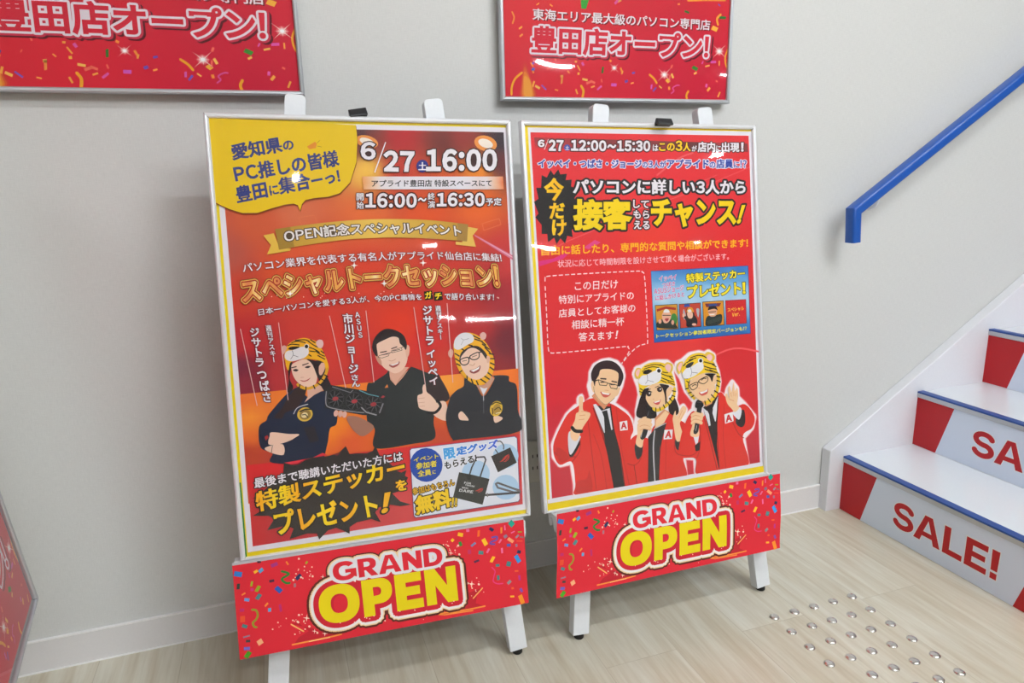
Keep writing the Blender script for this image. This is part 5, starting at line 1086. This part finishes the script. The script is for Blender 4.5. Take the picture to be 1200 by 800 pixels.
# ------------------------------------------------------------------ GRAND OPEN banners under the ledges
BN = .0245
qb = [(272.3, 664.3), (617.8, 606.3), (614, 703.9), (281.2, 772.6)]
A = Art(PL.w(0, 0, BN), PL.U, PL.V, PL.N)
cb = [A.P(q) for q in qb]; bu0 = (cb[0][0]+cb[3][0])/2; bu1 = (cb[1][0]+cb[2][0])/2; bv1 = (cb[0][1]+cb[1][1])/2; bv0 = (cb[2][1]+cb[3][1])/2
BW, BH = bu1-bu0, bv1-bv0
def nrm(p):                                            # straighten the sheet: its four corners become an exact rectangle
    t = (p[1]-cb[3][1])/(cb[0][1]-cb[3][1]); l = cb[3][0]+(cb[0][0]-cb[3][0])*t; r = cb[2][0]+(cb[1][0]-cb[2][0])*t
    s_ = (p[0]-l)/(r-l); lo = cb[3][1]+(cb[2][1]-cb[3][1])*s_; hi = cb[0][1]+(cb[1][1]-cb[0][1])*s_
    return (s_*BW, (p[1]-lo)/(hi-lo)*BH)
A.T = nrm; _disc = A.disc
def on_sheet(q, rx, ry, col, rot=0, n=20):               # dust stays inside the sheet's edges
    u, v = A.P(q)
    if .004 < u < BW-.004 and .004 < v < BH-.004: _disc(q, rx, ry, col, rot, n)
A.disc = on_sheet; A.px = lambda p: (p[0]*1000, p[1]*1000)
RD = (222, 38, 54)
A.up(); nb = 24; A.add([(BW*i/nb, v) for v in (0, BH) for i in range(nb+1)], [(i, i+1, i+nb+2, i+nb+1) for i in range(nb)], RD)
ZB = A.z
rec = lambda x, y, w_, h_, a_: [(x+c*w_/2*math.cos(a_)-d*h_/2*math.sin(a_), y+c*w_/2*math.sin(a_)+d*h_/2*math.cos(a_)) for c, d in ((-1, -1), (1, -1.25), (1, 1), (-1, 1.25))]
def conf(t, L):
    A.c(*K(t))
    for x, y, w_, h_, a_, c_ in L: A.z = ZB; A.poly(rec(x, y, w_, h_, math.radians(a_)), c_)
BLU, CY, GRN, LIM, ORG, YL, PNK, PUR, NV, TEA = (44, 124, 200), (86, 160, 206), (40, 130, 50), (150, 176, 30), (240, 140, 50), (250, 190, 40), (236, 110, 160), (170, 50, 130), (38, 46, 88), (70, 130, 130)
conf('B1', [(95, 126, 62, 36, 12, BLU), (235, 105, 34, 18, -30, YL), (276, 95, 40, 24, -35, CY), (382, 50, 56, 24, -20, PUR), (484, 36, 30, 12, 60, ORG), (570, 143, 54, 26, -38, NV), (97, 222, 24, 40, 5, (50, 60, 56)), (202, 200, 16, 36, 10, LIM), (250, 238, 26, 46, 30, LIM), (360, 176, 40, 18, -8, (70, 36, 60)), (412, 243, 54, 34, 45, (36, 90, 180)), (255, 300, 30, 44, 35, TEA), (138, 280, 34, 10, -30, ORG), (164, 324, 40, 22, 10, (110, 150, 210)), (316, 361, 36, 12, -45, ORG), (340, 400, 24, 26, 0, CY), (425, 385, 20, 50, -10, (190, 40, 110)), (130, 474, 38, 42, 0, (232, 84, 44)), (146, 528, 40, 24, 20, TEA), (160, 606, 54, 10, -15, (140, 120, 140)), (172, 641, 34, 18, 0, (60, 56, 60)), (264, 648, 44, 34, -30, (250, 180, 130)), (163, 698, 46, 22, 0, (110, 100, 190)), (170, 745, 34, 50, 35, (70, 160, 30)), (205, 245, 24, 20, 0, (214, 50, 130)), (125, 405, 34, 22, 0, (200, 40, 110)), (540, 208, 18, 26, 0, (160, 120, 130)), (636, 30, 24, 12, -50, LIM), (262, 30, 30, 14, 0, (60, 30, 50))])
A.z = ZB; A.line([(440, 100), (495, 120), (440, 160), (470, 190), (500, 190)], 18, GRN, True); A.z = ZB; A.line([(205, 400), (235, 405), (248, 440), (235, 475), (210, 500), (220, 530), (238, 535)], 16, (150, 150, 40), True)
conf('B4', [(490, 75, 44, 36, -40, (30, 160, 140)), (330, 122, 34, 24, 40, NV), (407, 128, 14, 42, 5, ORG), (228, 155, 18, 44, 8, (244, 110, 40)), (85, 165, 40, 26, 15, YL), (270, 222, 34, 46, -25, YL), (180, 242, 46, 14, -35, (110, 130, 170)), (80, 238, 24, 30, -20, GRN), (145, 132, 24, 20, 0, PNK), (472, 206, 48, 24, 40, (250, 160, 110)), (435, 176, 30, 20, -30, (130, 110, 130)), (495, 142, 34, 8, -25, PNK), (454, 245, 30, 20, 0, (80, 90, 170)), (390, 214, 12, 34, 35, (220, 110, 150)), (526, 175, 34, 12, -40, (150, 140, 150)), (290, 290, 14, 36, 30, PNK), (398, 288, 14, 36, 0, PNK), (234, 306, 38, 26, 10, TEA), (318, 358, 22, 46, 30, YL), (195, 373, 44, 14, -20, (80, 40, 70)), (512, 352, 34, 52, -25, (50, 150, 220)), (528, 297, 28, 24, 20, NV), (440, 392, 32, 36, 20, TEA), (354, 404, 30, 18, 0, TEA), (350, 500, 20, 32, 0, TEA), (430, 535, 36, 18, -40, (140, 140, 140)), (495, 447, 28, 10, 0, (244, 100, 40)), (512, 500, 16, 34, 0, (190, 50, 140)), (516, 596, 20, 28, -20, (130, 80, 170)), (442, 646, 30, 12, 0, YL), (510, 668, 34, 60, -15, (250, 150, 40)), (452, 582, 20, 14, 0, (240, 90, 40)), (560, 180, 30, 10, 10, (150, 110, 110)), (550, 140, 30, 8, 0, LIM), (540, 212, 46, 6, 0, (240, 90, 50)), (436, 108, 10, 34, 0, PNK), (145, 300, 26, 30, 0, (200, 50, 100)), (20, 210, 26, 18, -40, YL), (513, 246, 16, 20, 0, (150, 120, 140))])
A.z = ZB; A.line([(330, 185), (368, 180), (360, 205), (320, 220), (315, 235), (345, 238)], 14, (110, 80, 170), True); A.z = ZB; A.line([(308, 420), (330, 450), (318, 490), (310, 530), (340, 548), (380, 545)], 8, (232, 60, 130), True)
# golden ribbon ends behind the lettering
A.z = ZB; k('B2')
A.c(*K('B1')); A.poly([(500, 506), (560, 495), (640, 560), (560, 610), (530, 655), (800, 605), (900, 580), (700, 545)], (196, 28, 46)); A.line([(506, 510), (560, 540), (600, 562)], 10, (250, 190, 110)); A.line([(512, 665), (700, 625), (830, 596), (890, 580)], 12, (246, 150, 60)); A.line([(640, 640), (800, 606)], 5, (255, 220, 150))
A.z = ZB; A.c(*K('B4')); A.poly([(-50, 700), (60, 640), (220, 580), (175, 640), (160, 700), (225, 722), (-60, 770)], (196, 28, 46)); A.line([(145, 662), (190, 615), (222, 582)], 9, (250, 180, 100)); A.line([(-110, 780), (0, 768), (120, 745), (228, 722)], 11, (246, 150, 60))
A.z = ZB; A.c(*K('B3')); A.line([(405, 720), (440, 695), (500, 690), (530, 680)], 8, (246, 160, 80), True); A.line([(405, 722), (450, 725), (667, 690)], 9, (246, 150, 60))
# sparkle dust
for bx, by, sx, sy, n_ in ((357, 672, 14, 12, 18), (530, 640, 14, 12, 18), (346, 732, 24, 14, 22), (550, 690, 16, 16, 20), (440, 652, 60, 4, 14), (440, 722, 70, 10, 16)):
    A.c(None)
    for _ in range(n_):
        A.z = ZB+A.STEP*5; q = (bx+random.gauss(0, sx*.5), by+random.gauss(0, sy*.5)); r_ = random.choice((.5, .7, .9, 1.3)); A.disc(q, r_, r_, (250, 214, 190), 0, 8)
def star(q, r_, c_=(255, 236, 216)): A.z = ZB+A.STEP*8; A.poly([(q[0]+(r_ if i % 2 == 0 else r_*.2)*math.cos(i*math.pi/4+.1), q[1]+(r_ if i % 2 == 0 else r_*.2)*math.sin(i*math.pi/4+.1)) for i in range(8)], c_)
for q, r_ in (((379, 676), 3), ((359, 724), 4.5), ((367.6, 739), 3), ((379.4, 741.5), 3.4), ((551.4, 682.5), 4), ((530, 646.6), 3.2), ((542.6, 700.6), 3)): star(q, r_)
zl = ZB+A.STEP*12
BRN, CRM = (92, 36, 24), (240, 208, 160)
A.z = zl
GR = ((392.4, 682.6), (518.5, 660.6), (390.6, 659.5)); OPN = ((374.6, 734.4), (536, 704.3), (371, 685))
def both(r1, c1, r2, c2):
    A.z += A.STEP
    return None
A.c(None); GRl = ((391.8, 681.8), (520.2, 660.2), (389.9, 659.6)); OPl = ((375.2, 733), (534.6, 702.4), (371.6, 688.6))
no_block(); set_block(.185)
for r_, c_ in ((.215, BRN), (.165, CRM)): A.text('GRAND', *GRl, c_, 0, [(r_, c_)])
no_block(); set_block(.205)
A.text('OPEN', *OPl, (236, 214, 12), 0, [(.215, BRN), (.172, CRM), (.148, (240, 234, 230)), (.098, (206, 30, 50))])
for q, rx, ry in (((398.6, 708), 8.4, 11), ((438, 694.2), 6.5, 5.5)): A.disc(q, rx, ry, RD)
A.text('OPEN', *OPl, (236, 214, 12), 0)
no_block(); set_block(.185)
A.text('GRAND', *GRl, RD, 0, [(.115, (228, 228, 232))])
no_block()
for bx, by, sx, sy, n_ in ((455, 722, 60, 5, 14),):
    for _ in range(n_):
        A.z += 0; zq = A.z; A.z = zq; x = random.uniform(395, 530); A.disc((x, 733-(x-376)*.185+random.uniform(-2, 2)), .6, .6, (255, 236, 210), 0, 8); A.z = zq
def banner(P, u0, u1, v0, v1, bend, shear, label):
    t = empty('banner_sign', P.w((u0+u1)/2, v0, BN), label, 'banner', 'GRAND OPEN banners under the posters')
    sx, sy = (u1-u0)/BW, (v1-v0)/BH
    def bnd(k_):                                       # the curl, in 14 straight folds
        i = min(13, max(0, int(k_*14))); f_ = k_*14-i; return bend(i/14, 0)*(1-f_)+bend((i+1)/14, 0)*f_
    def tf(u, v, z): k_ = v/BH; return P.w(u0+u*sx+shear*(1-k_), v0+v*sy, BN+z+bnd(k_))
    cuts = [BH*i/14 for i in range(1, 14)]
    sheet('printed_face', A.bm(.0006, None, cuts, tf), M['ink_satin'], t)
    bm = bmesh.new(); n_ = 14; m_ = 8; g = [[bm.verts.new(tf(BW*i/m_, BH*j/n_ if j <= n_ else BH+.0055, 0)) for i in range(m_+1)] for j in range(n_+2)]
    n_ += 1
    for j in range(n_):
        for i in range(m_): bm.faces.new([g[j][i], g[j][i+1], g[j+1][i+1], g[j+1][i]])
    bmesh.ops.solidify(bm, geom=bm.faces[:], thickness=-.0006)
    link('backing_sheet', bm, M['white'], t)
    return t
banner(PL, bu0, bu1, bv0, bv1, lambda k_, s: .004*math.sin(math.pi*k_)*0+.006*(1-k_)**2, 0.0, 'red GRAND OPEN banner under the yellow bubble poster, left of the two')
P_ = PR; g_ = lambda q, n=BN: uv(PR, q, n)
r0, r1, r2, r3 = g_((652.5, 600.6)), g_((914, 556)), g_((903.6, 642.3)), g_((649.8, 697.3))
banner(PR, r0[0], r1[0], (r2[1]+r3[1])/2, (r0[1]+r1[1])/2, lambda k_, s: .012*(1-k_)**2+.006*math.sin(math.pi*k_)**2, -.018, 'red GRAND OPEN banner with curled side edges under the red-coat poster, right of the two')

# ------------------------------------------------------------------ print of the red opening signs (drawn once on the right sign's plane, then set in each frame)
A = Art(PS.w(0, 0, SHEET), PS.U, PS.V, PS.N); A.px = lambda p: p
iw = WS-.0096*2; ih = HP-.0096*2
A.T = lambda p: (p[0]-.0096, p[1]-.0096)
def sq(u0, v0, u1, v1, col):
    A.up(); n = 8; A.add([(u0+(u1-u0)*i/n, v0+(v1-v0)*j/n) for j in range(n+1) for i in range(n+1)], [(j*(n+1)+i, j*(n+1)+i+1, (j+1)*(n+1)+i+1, (j+1)*(n+1)+i) for j in range(n) for i in range(n)], col)
sq(-.001, -.001, iw+.001, ih+.001, lambda u, v: (214+8*math.sin(9*u+3*v), 30+8*math.sin(7*u+1), 50+6*math.cos(8*v)))
ZS = A.z
A.c(*K('S4'))
for i, c_ in enumerate(((214, 60, 50), (222, 92, 50), (232, 130, 50), (240, 160, 60))):
    f_ = 1-.2*i; A.z = ZS+i*A.STEP; A.ell([(215-60*f_, 722), (200-40*f_, 640), (190, 640-220*f_*.8), (220+20*f_, 600), (225+50*f_, 680), (225+50*f_, 722)], c_)
A.z = ZS; A.poly([(612, 0), (672, 0), (652, 68), (616, 64)], (44, 160, 50))
A.z = ZS+4*A.STEP; A.line([(170, 545), (120, 590), (95, 650), (92, 708)], 16, (244, 170, 40), True); A.line([(97, 90), (112, 130), (100, 175)], 12, (240, 150, 60), True)
A.z = ZS; A.line([(615, 645), (632, 680), (625, 728)], 18, (244, 170, 40), True)
A.c(*K('S5')); A.z = ZS; A.line([(765, 110), (738, 140), (745, 185)], 16, (244, 170, 50), True); A.z = ZS; A.line([(822, 365), (800, 420), (800, 470), (810, 505)], 12, (244, 170, 40), True); A.z = ZS; A.line([(232, 560), (265, 590), (285, 622)], 15, (244, 170, 40), True); A.z = ZS; A.line([(522, 685), (508, 715), (514, 748)], 16, (244, 170, 40), True); A.z = ZS; A.line([(520, 5), (640, 0), (800, 2)], 12, (244, 170, 40)); A.z = ZS; A.poly(rec(720, 215, 44, 30, .5), (246, 180, 60)); A.z = ZS; A.poly(rec(780, 133, 50, 18, .1), (40, 120, 40)); A.z = ZS; A.poly(rec(512, 90, 36, 14, .4), (40, 120, 40)); A.z = ZS; A.poly(rec(572, 512, 42, 24, .6), (50, 140, 40)); A.z = ZS; A.poly(rec(710, 465, 40, 16, 0), (220, 80, 170)); A.z = ZS; A.line([(395, 700), (415, 680), (405, 660), (435, 640), (455, 640)], 9, (220, 80, 150), True); A.z = ZS; A.poly(rec(368, 606, 30, 22, .9), (246, 180, 60)); A.z = ZS; A.poly(rec(246, 650, 12, 30, .1), (210, 90, 180))
A.c(*K('S4'))
for x, y, w_, h_, a_, c_ in ((255, 520, 22, 22, .5, (70, 80, 180)), (335, 655, 50, 10, .8, (130, 90, 190)), (470, 600, 14, 50, .1, (240, 150, 70)), (470, 572, 20, 16, 0, (246, 180, 90)), (520, 540, 24, 8, .9, (246, 160, 70)), (595, 552, 16, 16, 0, (246, 180, 70)), (776, 525, 14, 44, .1, (50, 120, 40)), (860, 636, 40, 20, .1, (210, 90, 190)), (430, 675, 26, 8, .3, (246, 170, 70)), (160, 208, 30, 12, -.6, (250, 180, 70)), (165, 265, 30, 12, -.6, (246, 160, 70)), (290, 30, 26, 8, -.6, (246, 170, 60)), (390, 40, 26, 10, .7, (246, 150, 60)), (575, 462, 16, 12, .2, (246, 170, 70)), (365, 515, 20, 6, -1, (240, 110, 80))): A.z = ZS+4*A.STEP; A.poly(rec(x, y, w_, h_, a_), c_)
A.c(None)
for _ in range(70):
    A.z = ZS+4*A.STEP; u = random.uniform(.02, iw-.02); v = random.choice((random.uniform(.01, .09), random.uniform(.22, .75))); c_ = random.choice(((246, 170, 70), (246, 150, 60), (240, 110, 90), (110, 80, 180), (220, 90, 170), (246, 190, 90)))
    w_, h_, a_ = random.uniform(.003, .008), random.uniform(.0015, .003), random.uniform(0, 3); A.up()
    A.add([(u+c*w_*math.cos(a_)-d*h_*math.sin(a_), v+c*w_*math.sin(a_)+d*h_*math.cos(a_)) for c, d in ((-1, -1), (1, -1), (1, 1), (-1, 1))], [(0, 1, 2, 3)], c_)
# big yellow and white shapes of the sign's upper half stay plain ribbons
for j in range(9):
    A.z = ZS+4*A.STEP; u = random.uniform(.05, iw-.05); v = random.uniform(.32, .8); L_ = [(u+.03*t_/6*math.cos(j)+.008*math.sin(t_), v+.04*t_/6) for t_ in range(7)]; A.stroke(L_, .004, random.choice(((244, 170, 40), (50, 140, 50), (220, 80, 150))))
zt = ZS+8*A.STEP; A.z = zt
SB1 = ((624.5, 40.6), (831.6, 57.6), (623.8, 14.4)); S4 = lambda x, y: (585+x*140/896, y*140/896); S5 = lambda x, y: (725+x*140/896, y*140/896)
sm = (S4(250, 148), S5(684, 228), S4(250, 58)); sm = (sm[0], sm[1], (sm[0][0], sm[0][1]-13.6))
A.c(None); sh = lambda T_, d: tuple((q[0]+d, q[1]+d) for q in T_)
A.text('東海エリア最大級のパソコン専門店', *sh(sm, 1.2), (120, 20, 34), .03); A.z += A.STEP; A.text('東海エリア最大級のパソコン専門店', *sm, (236, 228, 232), .018); A.z = zt+5*A.STEP
bg = (S4(240, 398), S5(668, 447), S4(240, 192)); bg = (bg[0], bg[1], (S4(243, 190)))
A.text('豊田店オープン!', *sh(bg, 2.4), (96, 14, 28), .03, [(.11, (96, 14, 28))]); A.z += A.STEP
A.text('豊田店オープン!', *sh(bg, .8), (206, 50, 78), .03, [(.11, (206, 50, 78))]); A.z += A.STEP
A.text('豊田店オープン!', *bg, (214, 34, 58), .032, [(.07, (232, 222, 230))])
def glint(q, r_):
    zq = A.z; A.z = zt+14*A.STEP
    for i, (f_, c_) in enumerate(((.42, (232, 110, 120)), (.28, (244, 190, 190)))): A.disc(q, r_*f_, r_*f_, c_)
    A.poly([(q[0]+(r_*(1 if i % 4 == 2 else .55) if i % 2 == 0 else r_*.09)*math.cos(i*math.pi/8*1.0), q[1]+(r_*(1 if i % 4 == 2 else .5) if i % 2 == 0 else r_*.09)*math.sin(i*math.pi/8)) for i in range(16)], (250, 226, 214)); A.disc(q, r_*.16, r_*.16, (255, 255, 255)); A.z = zq
for q, r_ in ((S5(342, 560), 11), (S5(754, 385), 11), (S4(862, 510), 8)): glint(q, r_)
def sign_print(P, W, H, s_, parent):
    """the same print scaled by s_, held to the frame's lower right corner"""
    w_, h_ = W-.0192, H-.0192
    def tf(u, v, z): return P.w(.0096+min(w_, max(0, w_-(iw-u)*s_)), .0096+min(h_, max(0, v*s_)), SHEET+z)
    sheet('printed_poster', A.bm(0, None, None, tf), M['ink'], parent)
sign_print(PS, WS, HP, 1.0, fs)
sign_print(PB, WB, HP, 1.0, fb)
sign_print(PD, WD, HP, 1.0, fd)
bpy.data.objects.remove(_fo)
